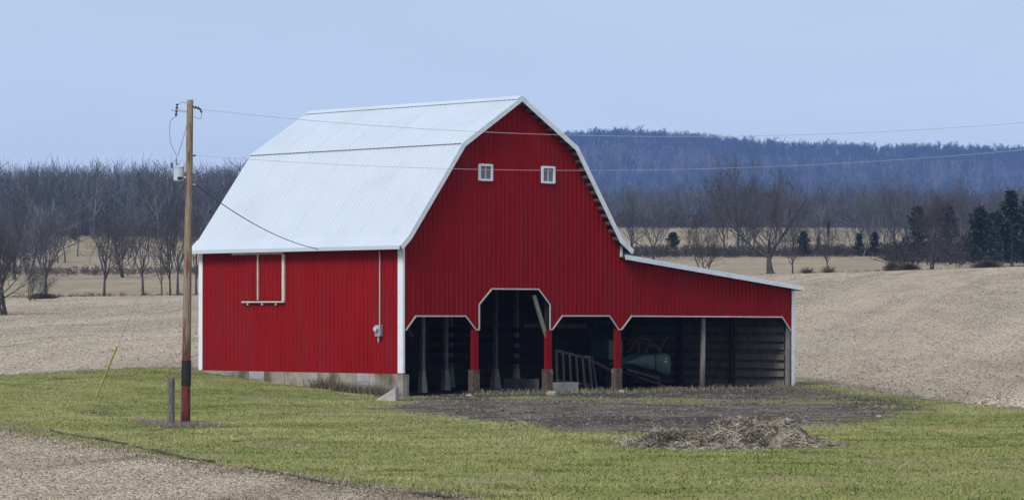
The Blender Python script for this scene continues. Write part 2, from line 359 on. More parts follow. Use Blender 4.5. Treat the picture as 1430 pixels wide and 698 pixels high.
ter = rawobj('ground', np.stack([gx, gy, gz], -1).reshape(-1, 3), quads, ground_material(), smooth=True)
tag(ter, 'rolling farmland of stubble, meadow and mown grass around the red barn', 'ground', kind='structure')
fx, fy = gx.ravel(), gy.ravel()
near = (fy < 330) & (np.abs(fx) < 120)
def put(name, vals):
    a = ter.data.attributes.new(name, 'FLOAT', 'POINT'); a.data.foreach_set('value', np.asarray(vals, np.float32))
def near_attr(name, fn, off=-60.):
    v = np.full(fx.shape, off); v[near] = fn(fx[near], fy[near]); put(name, v)
near_attr('grass', lambda X, Y: poly_sd(X, Y, GRASS))
near_attr('verge', lambda X, Y: poly_sd(X, Y, GRASS) + .9)
near_attr('dirt', lambda X, Y: poly_sd(X, Y, DIRT))
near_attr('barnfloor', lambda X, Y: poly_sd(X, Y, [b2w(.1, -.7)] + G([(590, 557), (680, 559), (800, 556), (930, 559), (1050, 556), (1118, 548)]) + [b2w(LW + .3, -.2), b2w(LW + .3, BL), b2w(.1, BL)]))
near_attr('weed', lambda X, Y: 1.6 - seg_d(X, Y, *WEEDLINE)*.7)
MUD = [ground(*p) for p in ((840, 583), (905, 588), (985, 586), (1080, 590), (1180, 556), (1240, 566))]
near_attr('mud', lambda X, Y: np.maximum.reduce([.7 - seg_d(X, Y, MUD[0], MUD[1])*.4, .8 - seg_d(X, Y, MUD[1], MUD[2])*.35, .3 - seg_d(X, Y, MUD[2], MUD[3])*.4, .6 - seg_d(X, Y, MUD[4], MUD[5])*.35]))
SCUFF = [ground(262, 592), ground(210, 588), ground(133, 575)]
near_attr('scuff', lambda X, Y: np.maximum(np.maximum(.8 - seg_d(X, Y, SCUFF[0], SCUFF[1]), .45 - seg_d(X, Y, SCUFF[2], SCUFF[2] + Vector((.5, 0, 0)))), -9))
put('meadow', fy - (352 - np.clip(-(fx + 5)*.5, 0, 12)) )
pxg = 715 + F_PX*fx/np.maximum(fy, 30)
put('wood', np.where(pxg < 640, np.maximum(fy - 640, -200), fy - 712))

# ------------------------------------------------------------------ the barn
barn = thing('barn', 'large red gambrel roof barn with white metal roof, arched bays and open lean-to', 'barn', (BX, BY, 0), BR)
OUT = [(-.40, 5.30), (0.0, 5.66), (2.63, 9.06), (5.56, 10.84), (8.43, 9.11), (10.80, 5.70), (11.41, 5.31)]   # roof outline, x and z
OV = .30                                                                                              # overhang past both gables
def lerp(pts, x, side=0):
    """piecewise line; side -1/+1 picks the limit at a step"""
    x = x + side*1e-6
    for (a, za), (b, zb) in zip(pts, pts[1:]):
        if a <= x <= b: return za if b - a < 1e-9 else za + (zb - za)*(x - a)/(b - a)
    return pts[0][1] if x < pts[0][0] else pts[-1][1]
TOP = [(x, z - .09) for x, z in OUT[:6] if x >= 0] + []
TOP = [(0, 5.57), (2.63, 8.97), (5.56, 10.75), (8.43, 9.02), (10.80, 5.61), (11.0, 5.4), (11.0001, 4.98), (LW, 4.98 - .109*(LW - 11))]
BOT = [(0, 2.35), (.10, 2.35), (.57, 2.84), (2.99, 2.84), (3.49, 2.35), (3.66, 2.35), (3.6601, 3.26), (4.29, 3.83), (6.66, 3.83), (7.25, 3.26),
       (7.2501, 2.35), (7.38, 2.35), (7.89, 2.85), (10.38, 2.85), (10.87, 2.34), (11.04, 2.34), (11.58, 2.845), (20.17, 2.81), (20.70, 2.26), (LW, 2.26)]
WINS = [(3.64, 4.31, 7.75, 8.35), (6.82, 7.49, 7.75, 8.37)]
def rib_offs(t):
    """height of the ribbed sheet at distance t: a raised rib every 0.231 m"""
    u = (t % .2312)
    return [(0, 0)]
RIB = [(0, 0), (.016, .024), (.044, .024), (.060, 0), (.2312, 0)]
def rib_at(t):
    u = t % .2312
    return lerp(RIB, u)
def rib_samples(a, b):
    out = [a, b]; k = math.floor(a/.2312)
    while k*.2312 < b:
        for u, _ in RIB[:4]:
            s = k*.2312 + u
            if a < s < b: out.append(s)
        k += 1
    return out
wall = MB()                                               # timber frame behind the gable siding carries the panels
for z in (4.4, 5.6, 6.9, 9.0):
    hw = [x for x in np.linspace(.1, 10.9, 200) if lerp(TOP, x) > z + .15]
    wall.box(min(hw), max(hw), .04, .12, z - .07, z + .07)
wall.box(11.1, LW - .1, .04, .12, 3.4, 3.55)
for x in (.1, 3.57, 7.32, 10.95, 14, 17.3, 20.65): wall.box(x - .07, x + .07, .125, .25, max(lerp(BOT, x), 2.4) + (1.5 if 3.6 < x < 7.3 else 0), lerp(TOP, x) - .12)
gable = wall.build('gable_wall', M['oldwood'], barn)
PW = .9248
np_ = math.ceil(LW/PW)
for k in range(np_):
    a, b = k*PW, min((k + 1)*PW, LW)
    if b - a < .02: continue
    xs = rib_samples(a, b) + [x for x, _ in TOP + BOT if a < x < b] + [w for q in WINS for w in q[:2] if a < w < b]
    xs = sorted(set(round(x, 5) for x in xs)); mb = MB(); lapa = -.003*(k % 2)
    for x0, x1 in zip(xs, xs[1:]):
        if x1 - x0 < 2e-4: continue
        y0, y1 = -.02 - rib_at(x0 + 1e-6) + lapa, -.02 - rib_at(x1 - 1e-6) + lapa
        zb0, zb1, zt0, zt1 = lerp(BOT, x0, 1), lerp(BOT, x1, -1), lerp(TOP, x0, 1), lerp(TOP, x1, -1)
        w = [q for q in WINS if q[0] - 1e-4 <= x0 and x1 <= q[1] + 1e-4]
        spans = [(zb0, zb1, zt0, zt1)] if not w else [(zb0, zb1, w[0][2], w[0][2]), (w[0][3], w[0][3], zt0, zt1)]
        for p, q_, r_, s_ in spans:
            mb.add([(x0, y0, p), (x1, y1, q_), (x1, y1, s_), (x0, y0, r_)], [(0, 1, 2, 3)])
    mb.build('siding_panel', M['red'], gable)
sw = MB()
for z in (1.2, 2.4, 3.6, 5.0): sw.box(.04, .12, .3, BL - .2, z - .07, z + .07)
for y in (.3, 3.1, 5.9, 8.7, 11.3): sw.box(.125, .28, y - .08, y + .08, .8, 5.3)
side = sw.build('side_wall', M['oldwood'], barn)
npan = 12; sp = BL/npan
for k in range(npan):
    a, b = k*sp, (k + 1)*sp
    ys = sorted(set(round(v, 5) for v in rib_samples(a, b))); mb = MB(); lapa = -.003*(k % 2)
    for y0, y1 in zip(ys, ys[1:]):
        x0, x1 = -.02 - rib_at(y0 + 1e-6) + lapa, -.02 - rib_at(y1 - 1e-6) + lapa
        mb.add([(x0, y0, .79), (x0, y0, 5.52), (x1, y1, 5.52), (x1, y1, .79)], [(0, 1, 2, 3)])
    mb.build('siding_panel', M['red'], side)
# back and lean-to end walls
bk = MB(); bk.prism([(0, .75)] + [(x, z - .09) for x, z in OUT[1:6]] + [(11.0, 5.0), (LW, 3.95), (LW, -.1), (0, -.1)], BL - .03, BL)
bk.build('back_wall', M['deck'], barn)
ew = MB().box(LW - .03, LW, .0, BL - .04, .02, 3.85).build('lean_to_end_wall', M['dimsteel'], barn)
for k in range(13):                                        # ribs of the end wall sheets, seen from inside
    mb = MB()
    for j in range(4): mb.box(LW - .052, LW - .031, .1 + k*.88 + j*.22, .1 + k*.88 + j*.22 + .05, .05, 3.8)
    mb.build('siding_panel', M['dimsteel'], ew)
for k in range(7):
    z = .16 + k*.36
    MB().beam((LW - .11 - .02*(k % 2), .3, z + RNG.uniform(-.04, .04)), (LW - .10, 9.6, z + RNG.uniform(-.04, .04)), .045, .21).build('plank', M['greywood'], ew)
for y in (3.0, 5.9, 8.8):
    MB().box(LW - .32, LW - .14, y - .09, y + .09, 0, 3.8).build('post', M['oldwood'], barn)
MB().beam((LW - .2, .35, 2.55), (LW - 1.6, .35, 3.6), .1, .14).build('brace', M['oldwood'], barn)
# red posts and piers between the bays
def red_post(x0, x1, zb):
    x0 = x1 - .27
    MB().box(x0, x1, -.02, .12, zb, 2.36).build('post', M['red'], barn)
    xm0, xm1 = x0 - .035, x1 + .015
    pier = MB(); nc = 11; h = zb/nc
    pier.box(xm0 + .02, xm1 - .02, -.03, .17, -.25, zb - .005)
    for c in range(nc):
        z0 = c*h + .006; z1 = (c + 1)*h - .006; off = .5 if c % 2 else .3
        m_ = xm0 + (xm1 - xm0)*(off + random.uniform(-.04, .04)); j = lambda: random.uniform(0, .012)
        pier.box(xm0 - j(), m_ - .006, -.05 - j(), .07, z0, z1); pier.box(m_ + .006, xm1 + j(), -.05 - j(), .07, z0, z1)
        pier.box(xm0 - j(), m_, .082, .19 + j(), z0, z1); pier.box(m_ + .01, xm1 + j(), .082, .19 + j(), z0, z1)
    pier.build('pier', M['brick'], barn)
red_post(3.30, 3.655, .90); red_post(7.06, 7.38, .88); red_post(10.72, 11.04, .88)
MB().box(.01, .11, -.02, .2, .8, 2.36).build('post', M['red'], barn)
MB().box(20.60, 20.72, .02, .16, -.12, 2.5).build('post', M['greywood'], barn)
lp = MB(); lp.tube([(15.92, .35, -.2), (15.95, .33, 1.3), (15.99, .35, 3.6)], [.115, .105, .09], 10); lp.build('post', M['greywood'], barn, smooth=True)
# opening trim, one strip run per opening
def trim_run(pts):
    mb = MB(); w = .05
    for (x0, z0), (x1, z1) in zip(pts, pts[1:]):
        d = Vector((x1 - x0, 0, z1 - z0)).normalized()*.02
        mb.beam((x0 - d.x, -.055, z0 - d.z), (x1 + d.x, -.055, z1 + d.z), w, .028, up=(0, 1, 0))
    return mb.build('opening_trim', M['cream'], barn)
def flat(l): return [(x, z - .0) for x, z in l]
trim_run(BOT[0:6]); trim_run([BOT[5], (3.66, 3.26)] + BOT[7:9] + [(7.25, 3.26), (7.25, 2.35)]); trim_run([(7.25, 2.35)] + BOT[11:15]); trim_run(BOT[14:])
# corner trims
ct = MB(); ct.box(-.06, .02, -.075, -.046, .82, 5.45); ct.box(-.075, -.046, -.046, .20, .82, 5.45); ct.build('corner_trim', M['white'], barn)
ct = MB(); ct.box(-.075, -.046, BL - .17, BL + .05, .80, 5.45); ct.build('corner_trim', M['white'], barn)
ct = MB(); ct.box(LW - .06, LW + .09, -.078, -.046, .02, 3.86); ct.box(LW + .06, LW + .09, -.045, .12, .02, 3.86); ct.build('corner_trim', M['white'], barn)
ct = MB(); ct.box(10.96, 11.05, -.10, -.046, 5.08, 5.50); ct.build('corner_trim', M['white'], barn)
# roof: sheathing with its thickness, ribbed panels on it
def offset_profile(pts, d):
    out = []
    for i, (x, z) in enumerate(pts):
        ns = []
        for j in (i - 1, i):
            if 0 <= j < len(pts) - 1:
                a, b = pts[j], pts[j + 1]; L_ = math.hypot(b[0] - a[0], b[1] - a[1]); ns.append((-(b[1] - a[1])/L_, (b[0] - a[0])/L_))
        nx_ = sum(q[0] for q in ns)/len(ns); nz_ = sum(q[1] for q in ns)/len(ns); k = d/math.hypot(nx_, nz_)
        out.append((x + nx_*k, z + nz_*k))
    return out
SHEET = offset_profile(OUT, -.015); UNDER = offset_profile(OUT, -.075)
roof = MB()
for i in range(len(OUT) - 1):
    roof.prism([SHEET[i], SHEET[i + 1], UNDER[i + 1], UNDER[i]], -OV + .03, BL + .23)
roof = roof.build('roof', M['deck'], barn)
def roof_panel(pts, y0, y1, lift):
    flip = pts[0][0] > pts[-1][0]; pts = pts[::-1] if flip else pts
    ys = sorted(set(round(v, 5) for v in rib_samples(y0, y1))); mb = MB()
    base = offset_profile(pts, lift); up = offset_profile(pts, lift + .019)
    for a, b in zip(ys, ys[1:]):
        fa, fb = rib_at(a + 1e-6)/.024, rib_at(b - 1e-6)/.024
        for i in range(len(pts) - 1):
            def P(j, f, y): return (base[j][0] + (up[j][0] - base[j][0])*f, y, base[j][1] + (up[j][1] - base[j][1])*f)
            mb.add([P(i, fa, a), P(i, fb, b), P(i + 1, fb, b), P(i + 1, fa, a)], [(0, 1, 2, 3)])
    mb.build('roof_panel', M['roof'], roof)
y_lo, y_hi, nr = -OV, BL + .25, 13; rp = (y_hi - y_lo)/nr
def ext(a, b, k):
    L_ = math.hypot(b[0] - a[0], b[1] - a[1]); return (b[0] + (b[0] - a[0])/L_*k, b[1] + (b[1] - a[1])/L_*k)
for k in range(nr):
    a, b = y_lo + k*rp, y_lo + (k + 1)*rp; j = .002*(k % 2)
    roof_panel([OUT[3], ext(OUT[3], OUT[2], .07)], a, b, .028 + j)
    roof_panel([OUT[2], OUT[1], OUT[0]], a, b, .0 + j)
    roof_panel([OUT[3], ext(OUT[3], OUT[4], .07)], a, b, .028 + j)
    roof_panel([OUT[4], OUT[5], OUT[6]], a, b, .0 + j)
def strip(pts, y0, y1, lift, th, name, m):
    a, b = offset_profile(pts, lift), offset_profile(pts, lift + th); mb = MB()
    for i in range(len(pts) - 1): mb.prism([a[i], b[i], b[i + 1], a[i + 1]], y0, y1)
    return mb.build(name, m, roof)
strip([ext(OUT[2], OUT[3], -5.43 + 2.2), OUT[3], ext(OUT[4], OUT[3], -3.35 + .2 + 0)] if False else
      [(OUT[3][0] - .21, OUT[3][1] - .128), OUT[3], (OUT[3][0] + .21, OUT[3][1] - .127)], y_lo - .02, y_hi + .02, .056, .012, 'ridge_cap', M['roof'])
for s, (pa, pb) in (('l', (OUT[1], OUT[0])), ('r', (OUT[5], OUT[6]))):
    strip([pb, pa, (pa[0] + .03, pa[1] + .04)] if s == 'l' else [(pa[0] - .03, pa[1] + .04), pa, pb], y_lo - .01, y_hi + .01, .028 if s == 'l' else .028, .010, 'eave_flashing', M['roof'])
mb = MB(); mb.box(-.44, -.415, y_lo, y_hi, 5.20, 5.335); mb.build('eave_fascia', M['roof'], roof)
mb = MB(); mb.box(11.425, 11.45, y_lo, y_hi, 5.21, 5.34); mb.build('eave_fascia', M['roof'], roof)
# rake trim along both slopes of the front gable
HI, LO = offset_profile(OUT, .045), offset_profile(OUT, -.15)
for rng in ((0, 3), (3, 6)):
    mb = MB()
    for i in range(*rng): mb.prism([HI[i], HI[i + 1], LO[i + 1], LO[i]], -OV - .035, -OV - .004)
    mb.build('rake_trim', M['white'], roof)
# purlin tails under the front overhang
for (pa, pb, cnt) in ((UNDER[3], UNDER[4], 8), (UNDER[4], UNDER[5], 12), (UNDER[1], UNDER[2], 12), (UNDER[2], UNDER[3], 8)):
    for k in range(cnt):
        t = (k + .5)/cnt; x = pa[0] + (pb[0] - pa[0])*t; z = pa[1] + (pb[1] - pa[1])*t
        d = Vector((pb[0] - pa[0], 0, pb[1] - pa[1])).normalized(); nrm = Vector((d.z, 0, -d.x)) if d.x > 0 else Vector((-d.z, 0, d.x))
        if nrm.z > 0: nrm = -nrm
        c = Vector((x, 0, z)) + nrm*.055
        MB().beam((c.x, -OV + .01, c.z), (c.x, .3, c.z), .10, .11, up=nrm).build('purlin', M['tanwood'], roof)
# lean-to roof
def lz(x): return 5.13 - .1095*(x - 11)
lr = MB(); lr.prism([(11.02, lz(11.02) - .03), (21.05, lz(21.05) - .03), (21.05, lz(21.05) - .10), (11.02, lz(11.02) - .10)], -OV + .03, BL + .2)
lean = lr.build('lean_to_roof', M['deck'], barn)
for k in range(13):
    a, b = y_lo + k*rp, y_lo + (k + 1)*rp; mb = MB(); ys = sorted(set(round(v, 5) for v in rib_samples(a, b)))
    for p, q in zip(ys, ys[1:]):
        fa, fb = rib_at(p + 1e-6), rib_at(q - 1e-6)
        mb.add([(11.0, p, lz(11.0) - .015 + fa), (21.15, p, lz(21.15) - .015 + fa), (21.15, q, lz(21.15) - .015 + fb), (11.0, q, lz(11.0) - .015 + fb)], [(0, 1, 2, 3)])
    mb.build('roof_panel', M['roof'], lean)
mb = MB(); mb.prism([(10.98, lz(10.98) + .03), (21.17, lz(21.17) + .03), (21.17, lz(21.17) - .155), (10.98, lz(10.98) - .155)], -OV - .035, -OV - .004); mb.build('rake_trim', M['white'], lean)
mb = MB(); mb.box(21.14, 21.168, y_lo, y_hi, lz(21.15) - .17, lz(21.15) + .02); mb.build('eave_fascia', M['white'], lean)
for k in range(9):
    x = 11.5 + k*1.12; MB().box(x, x + .09, -OV + .01, .3, lz(x) - .215, lz(x) - .105).build('purlin', M['oldwood'], lean)
# gable windows
for x0, x1, z0, z1 in WINS:
    f = MB(); t = .07
    f.box(x0 - .01, x0 + t, -.085, .03, z0, z1); f.box(x1 - t, x1 + .01, -.085, .03, z0, z1)
    f.box(x0 + t, x1 - t, -.085, .03, z1 - t, z1 + .01); f.box(x0 + t, x1 - t, -.085, .03, z0 - .01, z0 + t)
    xm = (x0 + x1)/2; wf = f.build('window', M['white'], barn)
    MB().box(xm - .022, xm + .022, -.06, .02, z0 + t, z1 - t).build('mullion', M['cream'], wf)
    MB().box(x0 + t, xm - .022, -.03, -.024, z0 + t, z1 - t).build('pane', M['glass'], wf)
    MB().box(xm + .022, x1 - t, -.03, -.024, z0 + t, z1 - t).build('pane', M['glass'], wf)
# sliding hatch on the side wall
ht = MB()
for y0, y1 in ((6.58, 7.97), (8.03, 8.80)): 
    ys = sorted(set(round(v, 4) for v in rib_samples(y0, y1)))
    for a, b in zip(ys, ys[1:]):
        x0, x1 = -.058 - rib_at(a + 1e-6), -.058 - rib_at(b - 1e-6)
        ht.add([(x0, a, 3.44), (x0, a, 5.12), (x1, b, 5.12), (x1, b, 3.44)], [(0, 1, 2, 3)])
hatch = ht.build('hatch_door', M['red'], barn)
MB().box(-.17, -.05, 6.50, 9.46, 5.13, 5.26).build('track', M['cream'], hatch)
MB().box(-.12, -.05, 6.44, 6.58, 3.40, 5.125).build('jamb', M['cream'], hatch)
MB().box(-.115, -.05, 7.972, 8.028, 3.44, 5.125).build('door_stile', M['cream'], hatch)
mb = MB(); mb.box(-.15, -.05, 6.44, 8.90, 3.34, 3.395); mb.build('sill_rail', M['cream'], hatch)
for y in (6.95, 7.75, 8.6): MB().box(-.11, -.05, y - .04, y + .04, 3.25, 3.338).build('bracket', M['cream'], hatch)
# meter with its conduit
mt = MB(); mt.box(-.19, -.045, 1.03, 1.30, 2.12, 2.52); meter = mt.build('meter_box', M['steel'], barn, bevel=.012)
q = MB(); q.tube([(-.19, 1.165, 2.38), (-.31, 1.165, 2.38)], .085, 14); q.build('meter_dial', M['greymetal'], meter)
MB().tube([(-.09, 1.14, 2.52), (-.09, 1.14, 4.95), (-.09, 1.16, 5.15)], .022, 8).build('conduit', M['cream'], meter)
MB().tube([(-.10, 1.18, 2.12), (-.10, 1.2, 1.95), (-.06, 1.22, 1.90)], .045, 8).build('conduit', M['steel'], meter)
# foundation in cast lengths
fm = MB().box(.04, .34, .05, BL, -.4, .78); found = fm.build('foundation', M['concrete'], barn)
edges = [0, .95, 1.75, 2.45, 3.4, 4.6, 5.3, 6.5, 7.7, 8.6, 9.8, BL]
for k, (a, b) in enumerate(zip(edges, edges[1:])):
    pale = k in (2, 5, 8)
    zz = [(-.4, .79)] if not pale else [(-.4, .18), (.19, .48), (.49, .79)]
    for z0, z1 in zz:
        o = MB().box(-.045 + random.uniform(-.012, .006), .035, a + (.004 if k else -.03), b - .004, z0, z1 - .005).build('concrete_block', M['concrete_b' if pale else 'concrete'], found, bevel=.008)
MB().box(-.04, .17, -.045, -.002, -.4, .785).build('concrete_block', M['concrete'], found)
# interior timber posts on concrete plinths
def plinth_post(px, y, w, zp, top, lean=0):
    import math as _m
    return
def inner(x, y, zp=.78, w=.15, wb=.42, ph=3.9):
    wb *= .74
    p = MB(); b, t = wb/2, w/2 + .015
    p.add([(x - b, y - b, -.1), (x + b, y - b, -.1), (x + b, y + b, -.1), (x - b, y + b, -.1), (x - t, y - t, zp), (x + t, y - t, zp), (x + t, y + t, zp), (x - t, y + t, zp)],
          [(0, 3, 2, 1), (4, 5, 6, 7), (0, 1, 5, 4), (1, 2, 6, 5), (2, 3, 7, 6), (3, 0, 4, 7)])
    pl = p.build('plinth', M['plinth'], barn, bevel=.015)
    MB().box(x - w/2, x + w/2, y - w/2, y + w/2, zp, ph).build('post', M['greywood'], pl)
def bay(px, py):
    """barn-local x,y of the floor point at a pixel"""
    D = (EYE - .0)*F_PX/(py - HORIZON); return w2b((px - 715)/F_PX*D, D)
for (px, py, zp, wb) in ((590, 548, .8, .40), (625, 537, .75, .40), (692, 543, .8, .52), (774, 532, .5, .5)):
    x, y = bay(px, py); inner(x, max(y, .8), zp, wb=wb)
for x in (3.4, 7.2, 10.95):
    for y in (5.6, 9.4): inner(x, y)
lft = MB()
for y in (2.6, 5.6, 8.6): lft.box(.2, 10.9, y - .12, y + .12, 3.9, 4.2)
lft.box(.15, 10.95, .3, BL - .1, 4.22, 4.28); lft.build('loft_floor', M['oldwood'], barn)
MB().beam((6.52, .06, 3.6), (7.2, .06, 2.02), .08, .14).build('brace', M['greywood'], barn)
MB().beam((.5, .9, 2.9), (1.35, 1.0, 2.1), .09, .13).build('brace', M['oldwood'], barn)
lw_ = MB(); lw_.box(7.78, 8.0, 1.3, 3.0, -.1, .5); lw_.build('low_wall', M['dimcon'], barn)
for k, z in enumerate((1.0, 1.4, 1.8, 2.2)): MB().box(10.8, 10.86, 3.2, 10.5, z, z + .22).build('plank', M['oldwood'], barn)
mb = MB(); mb.beam((7.5, 1.6, 2.5), (10.8, 1.6, 2.46), .08, .16); mb.build('beam', M['oldwood'], barn)

# ------------------------------------------------------------------ things in and by the barn
def barn_thing(name, label, cat, x, y, z=0, rz=0):
    p = b2w(x, y, z); return thing(name, label, cat, p, BR + rz)
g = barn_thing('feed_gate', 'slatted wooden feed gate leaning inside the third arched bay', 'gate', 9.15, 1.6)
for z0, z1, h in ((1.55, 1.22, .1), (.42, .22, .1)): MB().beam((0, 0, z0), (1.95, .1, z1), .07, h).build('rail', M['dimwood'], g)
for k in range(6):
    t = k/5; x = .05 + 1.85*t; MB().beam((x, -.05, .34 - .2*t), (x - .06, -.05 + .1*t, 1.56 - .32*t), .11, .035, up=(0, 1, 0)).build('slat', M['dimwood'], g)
MB().beam((1.95, 0, 1.3), (2.2, .0, .05), .06, .08).build('prop', M['dimwood'], g)
tr = barn_thing('concrete_trough', 'low grey concrete trough on the floor of the third bay', 'trough', 8.3, .75)
MB().box(0, 1.25, 0, .4, -.05, .36).build('basin', M['plinth'], tr, bevel=.025)
# corn picker parked in the lean-to
pk = barn_thing('corn_picker', 'dusty dark green corn picker with pointed snouts parked in the lean-to', 'farm machine', 12.57, 1.5); pk.scale = (1.2, 1, 1)
def hull(mb, secs):
    """loft of octagon-like sections: (x, y, z, half depth, half height)"""
    n = 10; o = len(mb.v); vs = []
    for x, y, z, hy, hz in secs:
        for k in range(n):
            a = 2*math.pi*k/n; ca, sa = math.cos(a), math.sin(a); e = .38
            vs.append((x, y + hy*math.copysign(abs(ca)**e, ca), z + hz*math.copysign(abs(sa)**e, sa)))
    fs = [(i*n + k, (i + 1)*n + k, (i + 1)*n + (k + 1) % n, i*n + (k + 1) % n) for i in range(len(secs) - 1) for k in range(n)]
    fs += [tuple(range(n)), tuple((len(secs) - 1)*n + k for k in range(n))[::-1]]
    mb.add(vs, fs)
h = MB(); hull(h, [(.15, 0, 1.05, .03, .03), (.5, 0, 1.08, .16, .10), (.95, 0, 1.10, .24, .26), (1.35, 0, 1.05, .28, .32)]); h.build('snout', M['picker'], pk, smooth=True)
h = MB(); hull(h, [(1.46, 0, 1.04, .26, .30), (1.75, 0, 1.01, .30, .41), (2.0, 0, .97, .29, .43), (2.14, 0, .93, .22, .36), (2.2, 0, .92, .08, .15)]); h.build('shield', M['picker'], pk, smooth=True)
h = MB(); hull(h, [(.2, .9, 1.0, .03, .03), (.9, .9, 1.05, .26, .26), (1.5, .9, 1.0, .3, .4), (2.0, .9, .95, .2, .3)]); h.build('snout', M['picker'], pk, smooth=True)
MB().box(-.1, .55, .5, 1.5, 1.15, 1.95).build('hopper', M['picker'], pk, bevel=.05)
fr = MB()
for a, b, r in (((.5, .2, 1.45), (1.0, .2, 1.98), .025), ((1.0, .2, 1.98), (1.55, .2, 1.95), .03), ((1.55, .2, 1.95), (1.95, .1, 1.45), .03), ((1.0, .2, 1.98), (1.1, .3, 1.2), .02),
                ((1.5, .2, 1.95), (1.4, .3, 1.2), .02), ((.6, .4, 1.75), (1.6, .5, 2.1), .02), ((2.0, .3, 1.35), (2.4, .3, 2.05), .03), ((2.3, .3, 2.02), (2.52, .3, 2.0), .05),
                ((.3, .4, 2.05), (1.3, .4, 1.8), .02), ((1.3, .4, 1.85), (1.05, .4, 2.3), .012)): fr.tube([a, b], r, 6)
fr.build('frame', M['rust'], pk)
ch = MB(); ch.beam((.3, 0, .78), (1.7, -.1, .42), .10, .09); ch.beam((.3, .8, .85), (1.9, .7, .3), .12, .1); ch.beam((.7, -.1, .5), (1.9, -.2, .12), .08, .05)
ch.beam((1.7, .0, .6), (1.75, -.05, .1), .06, .06); ch.beam((0, .4, .7), (-1.3, .4, 1.25), .14, .12); ch.build('chassis', M['rust'], pk)
MB().beam((1.42, .17, 1.85), (1.58, .17, 1.66), .06, .03).build('lever', M['redpaint'], pk)
MB().tube([(-1.3, .35, 1.3), (-1.05, .35, 1.2)], [.05, .1], 8).build('hitch_cone', M['yellowpaint'], pk, smooth=True)
MB().box(1.76, 1.88, -.315, -.29, 1.05, 1.1).build('decal', M['yellowpaint'], pk); MB().box(1.8, 1.86, -.315, -.29, 1.17, 1.22).build('decal', M['yellowpaint'], pk)
def wheel(x, y, r, w, parent):
    t = MB(); n = 20
    prof = [(r*.62, -w/2), (r*.9, -w/2), (r, -w*.3), (r, w*.3), (r*.9, w/2), (r*.62, w/2)]
    t.lathe(prof, n); ty = t.build('tyre', M['black'], parent, smooth=False); ty.rotation_euler = (R(90), 0, 0); ty.location = (x, y, r)
    rm = MB().lathe([(.05, -w*.2), (r*.6, -w*.25), (r*.6, w*.25), (.05, w*.2)], n).build('rim', M['rust'], ty)
wheel(.7, 1.25, .42, .22, pk); wheel(.7, -.3 + 2.9, .42, .22, pk)
sk = MB(); sk.box(1.5, 2.35, -.9, -.5, .04, .1); sk.build('skid_plate', M['greywood'], pk)
# fallen concrete slab at the corner
_sx, _sy = bay(541, 560); cs = barn_thing('concrete_slab', 'broken wedge of concrete leaning at the foundation corner', 'slab', _sx, _sy, -.05, R(-47))
s_ = MB(); s_.add([(-.36, -.22, 0), (.30, -.25, 0), (.34, .45, 0), (-.30, .40, 0), (-.36, -.20, .10), (.30, -.22, .50), (.34, .30, .56), (-.30, .28, .16)],
                  [(0, 3, 2, 1), (4, 5, 6, 7), (0, 1, 5, 4), (1, 2, 6, 5), (2, 3, 7, 6), (3, 0, 4, 7)])
s_.build('slab', M['plinth'], cs, bevel=.02)
# loose stones on the bare ground
STONES = [(868, 549, .16, 'small pale stone at the foot of the right brick pier'), (838, 544, .15, 'pale flat stone on the sill of the third bay'),
          (770, 553, .22, 'rounded grey stone at the foot of the middle brick pier'), (655, 554, .14, 'flat grey stone at the foot of the left brick pier'),
          (1227, 583, .10, 'lone pale stone at the far end of the bare ground')]
for px, py, r, lab in STONES:
    p = ground(px, py); n = 7; vs = []; fs = []
    for i in range(5):
        for k in range(n):
            th = math.pi*(i + .5)/5; a = 2*math.pi*k/n; q = r*random.uniform(.8, 1.15)
            vs.append((q*math.sin(th)*math.cos(a), q*math.sin(th)*math.sin(a)*.8, q*math.cos(th)*.6))
    fs = [(i*n + k, (i + 1)*n + k, (i + 1)*n + (k + 1) % n, i*n + (k + 1) % n) for i in range(4) for k in range(n)] + [tuple(range(n)), tuple(4*n + k for k in range(n))[::-1]]
    mb = MB(); mb.add(vs, fs); o = mb.build('stone', M['stone']); o.location = p + Vector((0, 0, r*.3)); tag(o, lab, 'stone', 'loose stones by the barn')

# ------------------------------------------------------------------ utility pole and its lines
DP = 88.0
pb = ground(259.5, 590); DP = pb.y
pt = pix(265, 139.5, DP)
def on_pole(py, dx=0., dy=0.):
    t = (590 - py)/(590 - 139.5); p = pb.lerp(pt, t); return p + Vector((dx, dy, 0))
pole = thing('utility_pole', 'tall leaning wooden utility pole with black sleeve left of the barn', 'utility pole', pb)
L = lambda v: Vector(v) - pb
def prad(py): return .128 - (.128 - .088)*(590 - py)/450
seg = lambda y0, y1, n=6: [(L(on_pole(y)), prad(y)) for y in np.linspace(y0, y1, n)]
s = seg(495, 139.5, 12); MB().tube([a for a, _ in s], [r for _, r in s], 16).build('shaft', M['pole'], pole, smooth=True)
s = seg(597, 495, 5); MB().tube([a for a, _ in s], [r + .001 for _, r in s], 16).build('butt', M['polered'], pole, smooth=True)
s = seg(538, 503, 3); MB().tube([a for a, _ in s], [r + .012 for _, r in s], 16).build('sleeve', M['black'], pole)
def sheds(mb, a, b, r, n):
    a, b = Vector(a), Vector(b)
    for k in range(n):
        p = a.lerp(b, (k + .1)/n); q = a.lerp(b, (k + .6)/n); mb.tube([p, q], [r, r*.45], 8)
    mb.tube([a, b], r*.4, 6); return mb
m_ = DP/F_PX                                                # metres per photograph pixel at the pole
P_ = lambda px, py, dy=0.: L(pix(px, py, DP + dy))
MB().beam(P_(262, 156), P_(246, 154), .05, .06).build('bracket', M['steel'], pole)
sheds(MB(), P_(247, 145), P_(245, 163), .055, 4).build('fuse_cutout', M['porcelain'], pole)
